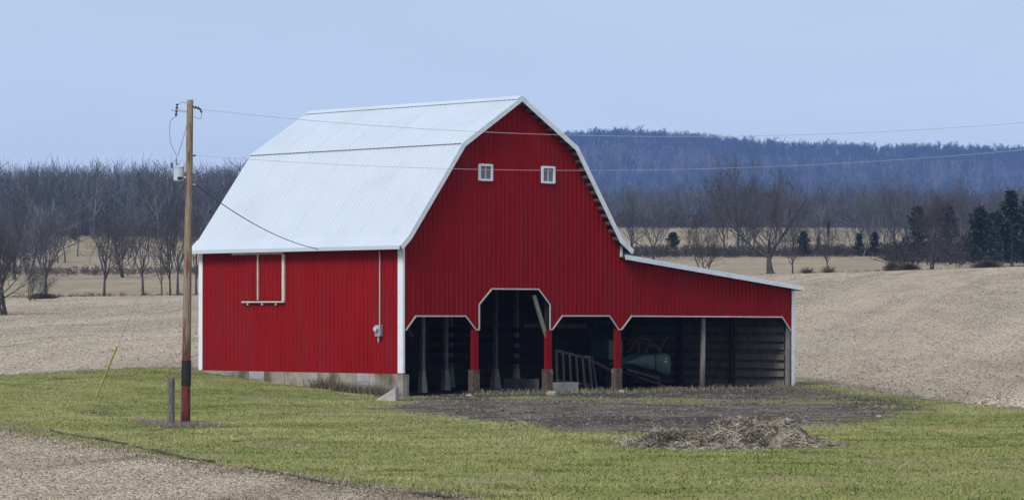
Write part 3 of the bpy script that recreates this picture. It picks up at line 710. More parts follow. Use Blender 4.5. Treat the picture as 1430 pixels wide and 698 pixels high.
MB().tube([P_(238, 153), P_(246, 154.5)], .02, 6).build('clamp', M['steel'], pole)
sheds(MB(), P_(268, 149), P_(279, 151.5), .06, 3).build('insulator', M['porcelain'], pole)
sheds(MB(), P_(279, 152), P_(281.5, 158), .045, 2).build('insulator', M['porcelain'], pole)
MB().tube([P_(268, 217), P_(273, 217)], .03, 6).build('insulator', M['porcelain'], pole)
sheds(MB(), P_(266, 258), P_(273, 258), .035, 2).build('insulator', M['steel'], pole)
def curve(pts, n=14):
    """Catmull-Rom through points"""
    p = [Vector(a) for a in pts]; p = [p[0]*2 - p[1]] + p + [p[-1]*2 - p[-2]]; out = []
    for i in range(1, len(p) - 2):
        for k in range(n):
            t = k/n; a, b, c, d = p[i - 1], p[i], p[i + 1], p[i + 2]
            out.append(.5*((2*b) + (c - a)*t + (2*a - 5*b + 4*c - d)*t*t + (3*b - a - 3*c + d)*t**3))
    return out + [p[-2]]
for pts in ([(263, 146), (255, 142.5), (248, 146)], [(244, 163), (237, 172), (238, 200), (247, 218)], [(261, 172), (255, 195), (248, 217)],
            [(281, 158), (280, 165), (275, 165), (268, 161)], [(247, 225), (246, 218)]):
    MB().tube(curve([P_(x, y, -.12) for x, y in pts], 6), .009, 5).build('jumper_wire', M['wire'], pole)
MB().box(-.02, .02, -.02, .02, 0, 0.01) 
tf = thing('pole_transformer', 'grey cylindrical transformer hung on the utility pole', 'transformer', pix(249.5, 253, DP))
r_ = 7.6*m_; hh = 21*m_
MB().lathe([(r_*.86, 0), (r_, .03), (r_, hh - .05), (r_*1.05, hh - .05), (r_*1.05, hh - .015), (r_*.8, hh), (r_*.3, hh + .015)], 20).build('tank', M['greymetal'], tf, smooth=False)
b_ = MB(); sheds(b_, (-.06, 0, hh), (-.08, 0, hh + .2), .035, 3); b_.build('bushing', M['porcelain'], tf)
b_ = MB(); b_.tube([(-r_*1.0, 0, hh*.9), (-r_*1.35, 0, hh*1.0), (-r_*1.35, 0, hh*1.22)], .03, 8); b_.build('arrester', M['porcelain'], tf)
b_ = MB()
for k in range(3): b_.tube([(.0 + .05*k, -r_*.98, .1), (.0 + .05*k, -r_*1.25, .06)], .025, 6)
b_.build('secondary_terminal', M['black'], tf)
for z in (.08, hh - .16): MB().box(r_*.95, r_ + .09, -.06, .06, z, z + .05).build('mount', M['steel'], tf)
# overhead wires: real sag between this pole and the next one past the frame
def wire(label, x0, y0, b, c, D1, rad, m):
    pts = []
    for k in range(61):
        x = x0 + (1800 - x0)*k/60; t = x - x0; D = DP + (D1 - DP)*(t/(1800 - x0)); pts.append(pix(x, y0 + b*t + c*t*t, D))
    o = MB().tube(pts, rad, 6).build('overhead_wire', m); return tag(o, label, 'wire', 'overhead wires crossing the barn')
wire('upper overhead wire running from the pole top across the barn peak', 282, 153, .1131, -8.48e-5, 96, .0065, M['paleWire'])
wire('lower overhead wire crossing the barn at the gable windows', 273, 217, .0789, -7.4e-5, 96, .0055, M['paleWire'])
tgt = b2w(-.42, 4.2, 5.28); s0 = pix(273, 258, DP); pts = []
for k in range(25):
    t = k/24; p = s0.lerp(tgt, t); p.z -= .27*4*t*(1 - t); pts.append(p)
tag(MB().tube(pts, .014, 6).build('service_cable', M['cable']), 'dark sagging service cable from pole to barn eave', 'cable')
ga = ground(128, 571); gt = on_pole(236)
gw = thing('guy_wire', 'slanting guy wire with yellow guard anchored in the grass', 'guy wire', ga)
MB().tube([(0, 0, -.1), gt - ga], .0045, 5).build('strand', M['wire'], gw)
d_ = (gt - ga); t0, t1 = .055, .285
MB().tube([d_*t0, d_*t1], .024, 8).build('guard', M['yellow'], gw)
sp_ = ground(239, 594)
stub = thing('post_stub', 'short weathered grey post standing beside the utility pole', 'post', sp_)
MB().tube([(0, 0, -.3), (.005, 0, .3), (.0, 0, .9), (.01, 0, (594 - 526)*sp_.y/F_PX - .03), (.012, 0, (594 - 526)*sp_.y/F_PX)], [.1, .098, .097, .096, .07], 14).build('shaft', M['stubwood'], stub, smooth=False)

# ------------------------------------------------------------------ plants and litter
def tri_stuff(name, P, h, w, lean, tint, label, cat, m=None, parent=None, yaw=None):
    """single-triangle blades at points P"""
    n = len(P); yaw = RNG.uniform(0, 2*np.pi, n) if yaw is None else yaw; la = RNG.uniform(0, 2*np.pi, n)
    dx, dy = np.cos(yaw)*w/2, np.sin(yaw)*w/2
    tip = P + np.stack([np.cos(la)*lean, np.sin(la)*lean, h], 1)
    V = np.stack([P - np.stack([dx, dy, 0*h], 1), P + np.stack([dx, dy, 0*h], 1), tip], 1).reshape(-1, 3)
    o = rawobj(name, V, np.arange(3*n).reshape(-1, 3), m or M['tintstuff'], parent, np.repeat(tint, 3, 0))
    o['kind'] = 'stuff'
    if parent is None: tag(o, label, cat)
    return o
def vnoise(X, Y, s, seed=0):
    """cheap smooth value noise"""
    r = np.random.default_rng(seed).random((64, 64)); u, v = X/s, Y/s; i, j = np.floor(u).astype(int), np.floor(v).astype(int); f, g = u - i, v - j
    f, g = f*f*(3 - 2*f), g*g*(3 - 2*g); q = lambda a, b: r[a % 64, b % 64]
    return (q(i, j)*(1 - f) + q(i + 1, j)*f)*(1 - g) + (q(i, j + 1)*(1 - f) + q(i + 1, j + 1)*f)*g
def fbm(X, Y, s, seed=0): return vnoise(X, Y, s, seed)*.55 + vnoise(X, Y, s*.47, seed + 1)*.3 + vnoise(X, Y, s*.21, seed + 2)*.15
def scatter(n, d0, d1, p0=-60, p1=1490, power=1.0):
    D = d0 + (d1 - d0)*RNG.random(n)**power; px = RNG.uniform(p0, p1, n); X = (px - 715)/F_PX*D
    w_ = D/d1; keep = RNG.random(n) < w_; return X[keep], D[keep]
def mixc(a, b, t): return np.asarray(a)[None]*(1 - t[:, None]) + np.asarray(b)[None]*t[:, None]
hp = ground(1035, 628); hp = Vector((hp.x, hp.y + 2.0, 0))
def heap_z(u, v):
    """two merged lobes, heights in metres"""
    l1 = .60*np.exp(-(((u + .1)/.85)**2 + (v/1.1)**2)); l2 = .38*np.exp(-(((u + 1.45)/.75)**2 + ((v + .15)/1.0)**2)); l3 = .50*np.exp(-(((u - 1.05)/.8)**2 + ((v + .1)/1.0)**2))
    z = np.maximum.reduce([l1, l2, l3])*.6 + (l1 + l2 + l3)*.36
    return z + ((fbm(u + 9, v + 9, .55, 41) - .5)*.46 + (fbm(u + 9, v + 9, .16, 44) - .5)*.14)*np.clip(z*4, 0, 1) - .045
# mown grass
X, Y = scatter(950000, 45, 135)
ok = (poly_sd(X, Y, GRASS) + (fbm(X, Y, 1.2, 5) - .5)*1.4 > 0)
dsd = poly_sd(X, Y, DIRT) + (fbm(X, Y, 1.7, 9) - .5)*5.0 + RNG.normal(0, .35, len(X))
wd_ = seg_d(X, Y, *WEEDLINE)*.33 < (fbm(X, Y, 2.2, 11) - .42)*5
lx, ly = w2b(X, Y); inside = (lx > -.03) & (ly > -.05) & (lx < LW + .1) & (ly < BL)
ok &= (~inside) & ((dsd < -.1) | (wd_ & (RNG.random(len(X)) < .6)) | (RNG.random(len(X)) < .03)) & (heap_z(X - hp.x, Y - hp.y) < .03)
ok &= RNG.random(len(X)) < (.35 + 1.0*fbm(X, Y, 2.0, 21))
X, Y = X[ok], Y[ok]; Z = zfun(X, Y); n = len(X)
pat = np.clip((fbm(X, Y, 5.0, 3) - .36)*3.2, 0, 1)*.55 + np.clip((fbm(X, Y, 1.4, 4) - .36)*3.4, 0, 1)*.45
tcol = mixc((.14, .185, .037), (.42, .385, .18), np.clip(pat*.9 + RNG.normal(0, .13, n), 0, 1)); tcol *= RNG.uniform(.82, 1.12, n)[:, None]
dk = np.clip((fbm(X, Y, .9, 61) - .60)*6, 0, 1); tcol *= (1 - .5*dk)[:, None]
br = np.clip((fbm(X, Y*.8, 2.6, 71) - .62)*7, 0, 1)*.7; tcol = tcol*(1 - br[:, None]) + np.array([[.32, .26, .18]])*br[:, None]
hgt = (.02 + .05*RNG.random(n)**2)*(.4 + 1.2*fbm(X, Y, .8, 31))
tri_stuff('grass', np.stack([X, Y, Z - .005], 1), hgt, RNG.uniform(.012, .034, n), RNG.uniform(.015, .07, n), tcol, 'short winter grass, green with straw patches, round the barn', 'grass')
# near stubble field litter
def litter(name, n_, d0, d1, test, size, hs, label, power=1.0, p0=-60, p1=1490, tone=1.0):
    X, Y = scatter(n_, d0, d1, p0, p1, power); k = test(X, Y); X, Y = X[k], Y[k]; n = len(X); Z = zfun(X, Y)
    a = RNG.uniform(0, 2*np.pi, n); L_ = size*RNG.uniform(.4, 1.4, n); w = L_*RNG.uniform(.12, .4, n); t = RNG.normal(0, .22, n); h0 = hs*RNG.random(n)**1.6
    d = np.stack([np.cos(a)*np.cos(t), np.sin(a)*np.cos(t), np.sin(t)], 1)*L_[:, None]/2
    c = np.stack([X, Y, Z + h0 + np.abs(d[:, 2])*.8 + .004], 1); s = np.stack([-np.sin(a)*w/2, np.cos(a)*w/2, RNG.uniform(-1, 1, n)*w*.3], 1)
    V = np.stack([c - d - s*1.2, c - d + s*1.2, c + d], 1).reshape(-1, 3)
    rw, rl = X*.978 - Y*.208, (Y*.978 + X*.208)
    tint = mixc((.29, .235, .165), (.56, .475, .355), np.clip(RNG.normal(.5, .22, n) + (fbm(X, Y, 3, 8) - .5)*.9 + (fbm(rw, rl*.04, 1.3, 81) - .5)*2.0 + (fbm(rw + 50, rl*.09, 5.0, 84) - .5)*2.6, 0, 1))*tone
    o = rawobj(name, V, np.arange(3*n).reshape(-1, 3), M['tintstuff'], None, np.repeat(tint, 3, 0)); tag(o, label, 'crop stubble', kind='stuff'); return o
litter('corn_stubble', 520000, 46, 92, lambda X, Y: poly_sd(X, Y, GRASS) < -.1 + (fbm(X, Y, 1.0, 2) - .5), .055, .02, 'flattened corn stubble and husks in the field nearest the camera', p0=-100, p1=850, tone=.86)
litter('corn_stubble', 420000, 100, 350, lambda X, Y: (poly_sd(X, Y, GRASS) < -.2 + (fbm(X, Y, 1.0, 2) - .5)*2) & (X < -8), .10, .05, 'pale corn stubble on the slope left behind the barn', 1.35, -80, 620)
litter('corn_stubble', 480000, 97, 356, lambda X, Y: (poly_sd(X, Y, GRASS) < -.2 + (fbm(X, Y, 1.0, 2) - .5)*2) & (X > 8), .10, .05, 'pale corn stubble on the rising field right of the barn', 1.35, 1020, 1500)
# dead weeds along walls, scuffs, field edge and bare ground
def weeds(name, label, pts, n_, spread, h, base=(.10, .08, .06), tip=(.32, .27, .2)):
    P = []
    pts = [Vector(p) for p in pts]
    for a, b in zip(pts, pts[1:]):
        for _ in range(n_):
            q = a.lerp(b, random.random()); P.append((q.x + random.gauss(0, spread), q.y + random.gauss(0, spread)))
    P = np.array(P); lx, ly = w2b(P[:, 0], P[:, 1]); P = P[~((lx > -.05) & (ly > .3) & (lx < LW + .2))]; n = len(P); Z = zfun(P[:, 0], P[:, 1])
    hh_ = h*(.3 + .9*RNG.random(n)**2); t = mixc(base, tip, RNG.random(n)**1.3)
    tri_stuff(name, np.column_stack([P, Z - .01]), hh_, RNG.uniform(.012, .035, n), hh_*RNG.uniform(.1, .7, n), t, label, 'weeds')
weeds('dead_weeds', 'tangled dead weeds along the barn foundation', [b2w(-.35, .2), b2w(-.4, 2.2), b2w(-.4, 4.3)], 1600, .22, .42, (.07, .055, .045), (.24, .19, .14))
weeds('dead_weeds', 'ragged weeds along the open front of the barn', [b2w(3.3, -.5), b2w(8, -.7), b2w(13, -.8), b2w(21, -.6)], 1400, .35, .22, (.09, .08, .055), (.32, .29, .2))
weeds('dead_weeds', 'grey dead weeds round the utility pole and post stub', [ground(300, 596), ground(262, 594), ground(240, 596), ground(195, 588)], 1000, .25, .14, (.15, .12, .11), (.33, .28, .25))
weeds('dead_weeds', 'dry tuft at the foot of the guy wire', [ground(118, 577), ground(152, 577)], 300, .16, .12, (.13, .11, .1), (.33, .28, .22))
weeds('dead_weeds', 'dry weedy verge between stubble and grass', [ground(*p) for p in ((-40, 595), (60, 606), (180, 630), (330, 656), (480, 675), (640, 694))], 1300, .42, .09, (.10, .085, .06), (.38, .33, .22))
weeds('dead_weeds', 'dark weeds along the far edge of the bare ground', [ground(*p) for p in ((1120, 543), (1180, 552), (1240, 563), (1290, 574))], 600, .35, .14, (.05, .045, .04), (.2, .18, .14))
# dark broken furrow along the near field edge
fu = MB()
for a, b in (((70, 602), (180, 622)), ((190, 625), (300, 647)), ((345, 655), (470, 678)), ((570, 690), (640, 697))):
    A, B = ground(*a), ground(*b); nseg = 24; prev = None
    for k in range(nseg + 1):
        t = k/nseg; c = A.lerp(B, t); w = .26*math.sin(math.pi*min(max(t, .04), .96))*random.uniform(.4, 1.3)
        z = float(zfun(c.x, c.y)); cur = [(c.x, c.y - w, z + .02), (c.x, c.y - w*.2, z + .035 + random.uniform(0, .03)), (c.x, c.y + w, z + .015)]
        if prev: fu.add(prev + cur, [(0, 3, 4, 1), (1, 4, 5, 2)])
        prev = cur
tag(fu.build('furrow_edge', mat('turned dark soil', (.035, .028, .022), 1, (.075, .06, .05), 6)), 'dark broken lip of turned soil along the near field edge', 'soil', kind='structure')
# stones and clods pressed into the bare ground
X, Y = scatter(45000, 76, 130, 520, 1300); k = (poly_sd(X, Y, DIRT) + (fbm(X, Y, 1.7, 9) - .5)*5 > -.1) & (fbm(X, Y, .9, 91) > .42); lx, ly = w2b(X, Y); k &= ~((lx > 0) & (ly > 1.5)); X, Y = X[k], Y[k]; n = len(X)
r = RNG.uniform(.012, .05, n)*(.6 + RNG.random(n)**6*1.5); a = RNG.uniform(0, 6.28, (n, 4)) * 0 + np.arange(4)*1.57 + RNG.uniform(0, 1.57, (n, 1)); rr = r[:, None]*RNG.uniform(.6, 1.3, (n, 4)); Z = zfun(X, Y)
V = np.concatenate([np.stack([X[:, None] + np.cos(a)*rr, Y[:, None] + np.sin(a)*rr, np.repeat((Z - .004)[:, None], 4, 1)], -1), np.stack([X + r*.2, Y, Z + r*.7], -1)[:, None]], 1).reshape(-1, 3)
Fq = (np.arange(n)[:, None, None]*5 + np.array([[0, 1, 4], [1, 2, 4], [2, 3, 4], [3, 0, 4]])[None]).reshape(-1, 3)
gv = rawobj('gravel', V, Fq, M['tintstuff'], None, np.repeat(mixc((.04, .032, .026), (.20, .178, .155), RNG.random(n)**1.3), 5, 0)); tag(gv, 'grey gravel and dark clods on the bare ground before the barn', 'gravel', kind='stuff')
# straw and manure heap
heap = thing('manure_heap', 'long low heap of straw and dark manure on the grass', 'manure heap', (hp.x, hp.y, float(zfun(hp.x, hp.y))))
uu, vv = np.meshgrid(np.linspace(-2.9, 2.7, 120), np.linspace(-2.3, 2.3, 96)); zz = heap_z(uu, vv)
ii = np.arange(uu.size).reshape(uu.shape); hq = np.stack([ii[:-1, :-1], ii[:-1, 1:], ii[1:, 1:], ii[1:, :-1]], -1).reshape(-1, 4)
rawobj('mound', np.stack([uu, vv, zz], -1).reshape(-1, 3), hq, M['soil'], heap, smooth=True)
n = 34000; u = RNG.normal(0, 1.35, n); v = RNG.normal(-.2, .85, n); zq = heap_z(u, v); k = (zq > -.035) & (fbm(u + 9, v + 9, .7, 47) + .10*(-u/2) > .42); u, v, zq = u[k], v[k], zq[k]; n = len(u)
a = RNG.uniform(0, 2*np.pi, n); t = RNG.normal(0, .3, n); L_ = RNG.uniform(.05, .24, n)*(1 + 1.2*(RNG.random(n) > .98)); w = RNG.uniform(.0025, .0065, n)
d = np.stack([np.cos(a)*np.cos(t), np.sin(a)*np.cos(t), np.sin(t)], 1)*L_[:, None]/2; zq = np.maximum(zq, 0); c = np.stack([u, v, zq + .012 + np.abs(d[:, 2])*.8], 1); s = np.stack([-np.sin(a)*w, np.cos(a)*w, w*.6], 1)
V = np.stack([c - d - s, c - d + s, c + d + s, c + d - s], 1).reshape(-1, 3)
st = rawobj('straw', V, np.arange(4*n).reshape(-1, 4), M['tintstuff'], heap, np.repeat(mixc((.13, .11, .085), (.54, .47, .37), RNG.random(n)**1.1)*(.45 + .95*np.clip((fbm(u + 9, v + 9, .55, 41) - .32)*2.4, 0, 1))[:, None], 4, 0)); st['kind'] = 'stuff'

# ------------------------------------------------------------------ winter trees
def segs_mesh(S, n=3):
    """tapered prisms for segments (p0, r0, p1, r1)"""
    S = np.asarray(S, float); p0, r0, p1, r1 = S[:, 0:3], S[:, 3], S[:, 4:7], S[:, 7]
    d = p1 - p0; d /= np.linalg.norm(d, axis=1)[:, None] + 1e-9
    ref = np.where(np.abs(d[:, 2:3]) > .9, np.array([[1., 0, 0]]), np.array([[0, 0, 1.]])); x = np.cross(d, ref); x /= np.linalg.norm(x, axis=1)[:, None] + 1e-9; y = np.cross(d, x)
    V = []
    for p, r in ((p0, r0), (p1, r1)):
        for k in range(n):
            a = 2*math.pi*k/n; V.append(p + (x*math.cos(a) + y*math.sin(a))*r[:, None])
    V = np.stack(V, 1).reshape(-1, 3); b = np.arange(len(S))[:, None]*2*n
    Fq = np.concatenate([np.stack([b[:, 0] + k, b[:, 0] + (k + 1) % n, b[:, 0] + n + (k + 1) % n, b[:, 0] + n + k], 1) for k in range(n)])
    return V, Fq
def bare_tree(seed, H=10., limbs=7, levels=4, spread=.55, fork=.28, trunk=.018, kids=(7, 5, 4, 3), twig=.012, droop=0., multi=1, ht=.72, ll=.52):
    """winter tree of height H: (trunk and limb segments, twig segments)"""
    rg = np.random.default_rng(seed); big, small = [], []
    def grow(p, d, L, r, lvl):
        ns = 4 if lvl < 2 else 3; pts = [(p, r)]; q = p
        for i in range(ns):
            d = d + rg.normal(0, .13 + .05*lvl, 3) + np.array([0, 0, (.10 if lvl > 0 else .05) - droop*lvl*.06]); d = d/np.linalg.norm(d)
            q = q + d*L/ns; rr = max(r*(1 - .78*(i + 1)/ns), twig*.5); pts.append((q, rr))
        for (a, ra), (b, rb) in zip(pts, pts[1:]): (big if lvl < 2 else small).append([*a, ra, *b, rb])
        if lvl >= levels - 1: return
        for k in range(kids[lvl]):
            t = .22 + .78*(k + rg.random())/kids[lvl]; i = min(int(t*ns), ns - 1); f = t*ns - i; base = pts[i][0]*(1 - f) + pts[i + 1][0]*f; rb = (pts[i][1]*(1 - f) + pts[i + 1][1]*f)*.62
            ax = rg.normal(0, 1, 3); ax -= d*(ax@d); ax /= np.linalg.norm(ax) + 1e-9; sp = .45 + .4*rg.random()
            nd = d*math.cos(sp) + ax*math.sin(sp); nd[2] += .12; nd /= np.linalg.norm(nd)
            grow(base, nd, L*(.62 - .22*t)*rg.uniform(.8, 1.2), max(rb, twig), lvl + 1)
    for mlt in range(multi):
        off = np.array([rg.normal(0, .12), rg.normal(0, .12), 0])*(multi > 1); d = np.array([rg.normal(0, .05 + .18*(multi > 1)), rg.normal(0, .05 + .18*(multi > 1)), 1.]); d /= np.linalg.norm(d)
        p = off; r = H*trunk; tp = [(p, r*1.35)]; HT = H*ht; ns = 7
        for i in range(ns):
            d = d + rg.normal(0, .05, 3)*np.array([1, 1, .3]); d /= np.linalg.norm(d); p = p + d*HT/ns; tp.append((p, r*(1 - .8*(i + 1)/ns)))
        for (a, ra), (b, rb) in zip(tp, tp[1:]): big.append([*a, ra, *b, rb])
        for k in range(limbs):
            t = fork + (1 - fork)*(k + .6*rg.random())/limbs; i = min(int(t*ns), ns - 1); f = t*ns - i; base = tp[i][0]*(1 - f) + tp[i + 1][0]*f; rb = (tp[i][1]*(1 - f) + tp[i + 1][1]*f)*.66
            az = 2.4*k + rg.uniform(-.5, .5); el = spread*(1.15 - .6*t)*rg.uniform(.8, 1.1); nd = np.array([math.cos(az)*math.sin(el*1.3), math.sin(az)*math.sin(el*1.3), math.cos(el*1.3)])
            grow(base, nd, H*(ll - .25*t)*rg.uniform(.85, 1.15), rb, 1)
    return big, small
def tree_meshes(seed, m_tr='bark', m_tw='twig', **kw):
    big, small = bare_tree(seed, **kw)
    Vb, Fb = segs_mesh(big, 6); Vs, Fs = segs_mesh(small, 3)
    return raw('trunk', Vb, Fb, M[m_tr], smooth=True), raw('crown', Vs, Fs, M[m_tw])
KIND = {
 'slim': tree_meshes(11, H=10, limbs=12, spread=.5, fork=.2, kids=(0, 7, 5, 4), levels=4, twig=.014),
 'wide': tree_meshes(112, H=10, limbs=7, spread=1.0, fork=.5, trunk=.042, kids=(0, 8, 6, 4, 2), levels=5, twig=.016, ht=.27, ll=.92),
 'bushy': tree_meshes(13, H=10, limbs=12, spread=.6, fork=.1, kids=(0, 7, 6, 4), levels=4, twig=.016, multi=3, trunk=.012),
 'vase': tree_meshes(114, H=10, limbs=9, spread=.48, fork=.5, trunk=.024, kids=(0, 7, 6, 4), levels=4, twig=.014, ht=.42, ll=.80),
 'pale': tree_meshes(15, 'barkpale', 'twig', H=10, limbs=8, spread=.5, fork=.35, kids=(0, 6, 6, 4), levels=4, twig=.016),
}
def tree(kind, px, D, hpx, label, rz=0., tilt=(0, 0), sx=1., group=None, cat='tree', name='bare_tree'):
    p = at(px, D); o = thing(name, label, cat, p - Vector((0, 0, .1)), rz, group); h = hpx*1.1*D/F_PX/10.
    o.scale = (h*sx, h*sx, h); o.rotation_euler = (tilt[0], tilt[1], rz)
    for nm, me in zip(('trunk', 'crown'), KIND[kind]):
        c = bpy.data.objects.new(nm, me); COL.objects.link(c); c.parent = o
    return o
GL, GR_ = 'bare trees along the left field edge', 'bare trees in the meadow right of the barn'
tree('bushy', 4, 228, 135, 'dark leaning bare tree at the left edge of the stubble field', 2.0, (0, R(9)), 1.15, GL)
tree('bushy', 42, 300, 46, 'small tangled bare bush right of the leaning tree', .7, (0, R(30)), 1.2, GL, 'bush', 'bare_bush')
tree('vase', 64, 337, 102, 'short trunked spreading bare tree, first along the left fence line', .5, (0, 0), 1.05, GL)
tree('slim', 145, 337, 122, 'straight bare tree second along the left fence line', 1.1, (0, 0), .85, GL)
tree('vase', 200, 337, 112, 'fork crowned bare tree third along the left fence line', 2.2, (0, 0), .85, GL)
tree('slim', 226, 337, 92, 'thin bare tree close left of the pole, shortest of the cluster', 2.9, (0, 0), .6, GL)
tree('slim', 238, 338, 118, 'thin bare tree between the two others left of the pole', 4.1, (0, 0), .6, GL)
tree('vase', 248, 337, 126, 'tall narrow bare tree next to the pole on its left', .2, (0, 0), .7, GL)
tree('slim', 274, 337, 112, 'bare tree between the pole and the barn corner', 5.2, (0, 0), .75, GL)
tree('bushy', 170, 425, 72, 'low rounded bare tree in front of the left hedge', 1.9, (0, 0), 1.0, GL)
tree('vase', 20, 420, 100, 'hazy bare tree behind the leaning one at the left edge', 3.0, (0, 0), 1.1, GL)
tree('pale', 130, 612, 105, 'pale barked tall tree at the front of the left wood', 1.0, (0, 0), .8, 'pale trees of the left wood')
tree('pale', 40, 618, 96, 'pale barked tree at the front of the left wood near the picture edge', 2.0, (0, 0), .8, 'pale trees of the left wood')
tree('pale', 222, 615, 100, 'pale barked tree of the left wood just left of the pole', 3.1, (0, 0), .8, 'pale trees of the left wood')
tree('wide', 1076, 366, 132, 'largest bare tree with wide forked crown on the field crest', 1.05, (0, 0), 1.0, GR_)
tree('bushy', 984, 372, 80, 'many stemmed bare tree left of the largest one', .4, (0, 0), .95, GR_)
tree('slim', 881, 500, 82, 'bare tree nearest the barn roof edge', 1.2, (0, 0), .9, GR_)
tree('wide', 912, 500, 66, 'low forked bare tree second from the barn roof edge', 2.8, (0, 0), .9, GR_)
tree('slim', 1012, 512, 112, 'slender bare tree in the meadow left of the largest tree', 3.4, (0, 0), .7, GR_)
tree('vase', 1030, 515, 118, 'bare tree with upswept crown left behind the largest tree', 4.4, (0, 0), .8, GR_)
tree('slim', 1052, 514, 105, 'bare tree hidden close behind the left side of the largest tree', .9, (0, 0), .7, GR_)
tree('slim', 1107, 372, 62, 'small bare tree standing just right of the largest tree', 2.5, (0, 0), .9, GR_)
tree('vase', 1155, 374, 52, 'small thin bare sapling on the crest between largest and bushy trees', 3.7, (0, 0), .9, GR_)
tree('bushy', 1302, 368, 104, 'dense bushy bare tree on the crest near the right side', 5.0, (0, 0), 1.0, GR_)
tree('vase', 1250, 515, 100, 'bare tree in the hedge left of the bushy one', 1.6, (0, 0), .85, GR_)
tree('slim', 1345, 500, 105, 'bare tree between the bushy tree and the dark evergreens', 2.1, (0, 0), .8, GR_)
tree('pale', 1206, 512, 76, 'pale leaning bare trunk in the right hedge', .3, (0, R(12)), .5, GR_)
tree('pale', 1400, 430, 86, 'pale thin tree among the dark evergreens', .3, (0, 0), .5, GR_)
# evergreens: trunk and a crown of many small needle sprays
def evergreen(seed, H, wid, n=2600, col_exp=1.0, blunt=.35):
    rg = np.random.default_rng(seed); V = []; Fq = []
    nb = 150; sprays = n//nb; k = 0
    for b in range(nb):
        t = rg.random()**.8; z = H*(.04 + .93*t); az = rg.uniform(0, 2*math.pi); R_ = wid*(1 - t)**(.75*col_exp)*(1 - math.exp(-(t + .08)*9))*rg.uniform(.5, 1.15)*(1 + .38*math.sin(az*2 + z*1.3 + seed) + .22*math.sin(az*3 - z*2.6)) + wid*.04
        for j in range(sprays):
            f = rg.random()**.6; p = np.array([math.cos(az)*R_*f, math.sin(az)*R_*f, z + R_*f*rg.uniform(-.05, .35)]) + rg.normal(0, .07*wid, 3)
            a = az + rg.normal(0, .7); L_ = rg.uniform(.10, .22)*wid; d = np.array([math.cos(a), math.sin(a), rg.normal(.1, .4)])*L_; s = np.array([-math.sin(a), math.cos(a), rg.normal(0, .5)])*L_*.35
            V += [p - s, p + s, p + d]; Fq.append((k, k + 1, k + 2)); k += 3
    tr = MB().tube([(0, 0, -.2), (0, 0, H*.5), (0, 0, H*.95)], [wid*.08, wid*.05, wid*.015], 6)
    return tr.mesh('trunk', M['bark']), raw('crown', V, Fq, M['conifer'])
KIND['cedar'] = evergreen(21, 10, 2.8, 2400); KIND['column'] = evergreen(22, 10, 1.3, 1700); KIND['round'] = evergreen(23, 10, 5.2, 2600, .8); KIND['spruce'] = evergreen(24, 10, 2.9, 2400, .8)
GE = 'evergreens in the meadow and hedge'
def ever(kind, px, D, hpx, label, rz=0., sx=1.): return tree(kind, px, D, hpx, label, rz, (0, 0), sx, GE, 'evergreen', 'evergreen_tree')
ever('cedar', 104, 600, 18, 'small dark evergreen alone on the left meadow top', .4, 1.2)
ever('round', 940, 560, 21, 'lone rounded cedar in the meadow right of the barn roof', 1.4, 1.1)
ever('round', 1122, 515, 32, 'broad cedar in the hedge right of the largest tree', 2.0, .7)
ever('column', 1157, 512, 46, 'narrow columnar cedar in the right hedge', .3)
ever('cedar', 1143, 520, 24, 'tiny cedar between the broad and the columnar ones', .9)
ever('cedar', 1200, 515, 30, 'left dark cedar of the pair left of the bushy tree', 1.7, 1.2)
ever('cedar', 1222, 512, 32, 'right dark cedar of the pair left of the bushy tree', 2.6, 1.3)
ever('spruce', 1283, 470, 72, 'tall evergreen behind the bushy bare tree', .5, 1.0)
ever('spruce', 1325, 480, 70, 'dark evergreen right behind the bushy bare tree', .8, 1.0)
ever('round', 1368, 440, 72, 'dark evergreen at the left of the right edge group', 3.5, .62)
ever('cedar', 1390, 450, 66, 'middle dark evergreen of the right edge group', 4.5, 1.7)
ever('spruce', 1413, 420, 98, 'tallest dark evergreen at the right edge', 5.5, .95)
ever('spruce', 1436, 425, 88, 'dark evergreen cut by the right picture edge', 2.5, 1.1)
# round dead shrubs on the crest
def shrub_mesh(seed, n=900):
    rg = np.random.default_rng(seed); S = []
    for _ in range(n):
        a = rg.uniform(0, 2*math.pi); e = rg.uniform(.15, 1.5); L_ = rg.uniform(.5, 1.05); d = np.array([math.cos(a)*math.cos(e)*1.5, math.sin(a)*math.cos(e)*1.5, math.sin(e)]); f = rg.uniform(0, .5)
        p0 = d*f*L_ + rg.normal(0, .06, 3); p1 = d*L_ + rg.normal(0, .12, 3); p0[2] = abs(p0[2]); p1[2] = abs(p1[2]); S.append([*p0, .022, *p1, .012])
    return raw('twigs', *segs_mesh(S, 3), M['brush'])
SH = [shrub_mesh(31), shrub_mesh(32, 700), shrub_mesh(33, 130)]
for px, D, hpx, sx, lab in ((1268, 362, 11, 1.3, 'dark low shrub on the crest left of the bushy tree'), (1246, 364, 13, .8, 'upright brown shrub on the crest left of the low dark one'),
                            (1378, 366, 11, 1.6, 'low dark shrub on the crest below the evergreens'), (1128, 368, 10, 1.2, 'thin grey shrub on the crest right of the largest tree'),
                            (1158, 366, 12, 1.0, 'thin shrub at the foot of the crest sapling'), (60, 320, 8, 2.2, 'brush pile in the stubble near the leaning tree')):
    o = bpy.data.objects.new('shrub', SH[2 if lab.startswith('thin') else px % 2]); COL.objects.link(o); o.location = at(px, D); s = hpx*D/F_PX; o.scale = (s*sx, s*sx, s); tag(o, lab, 'shrub', 'dead shrubs in the fields')
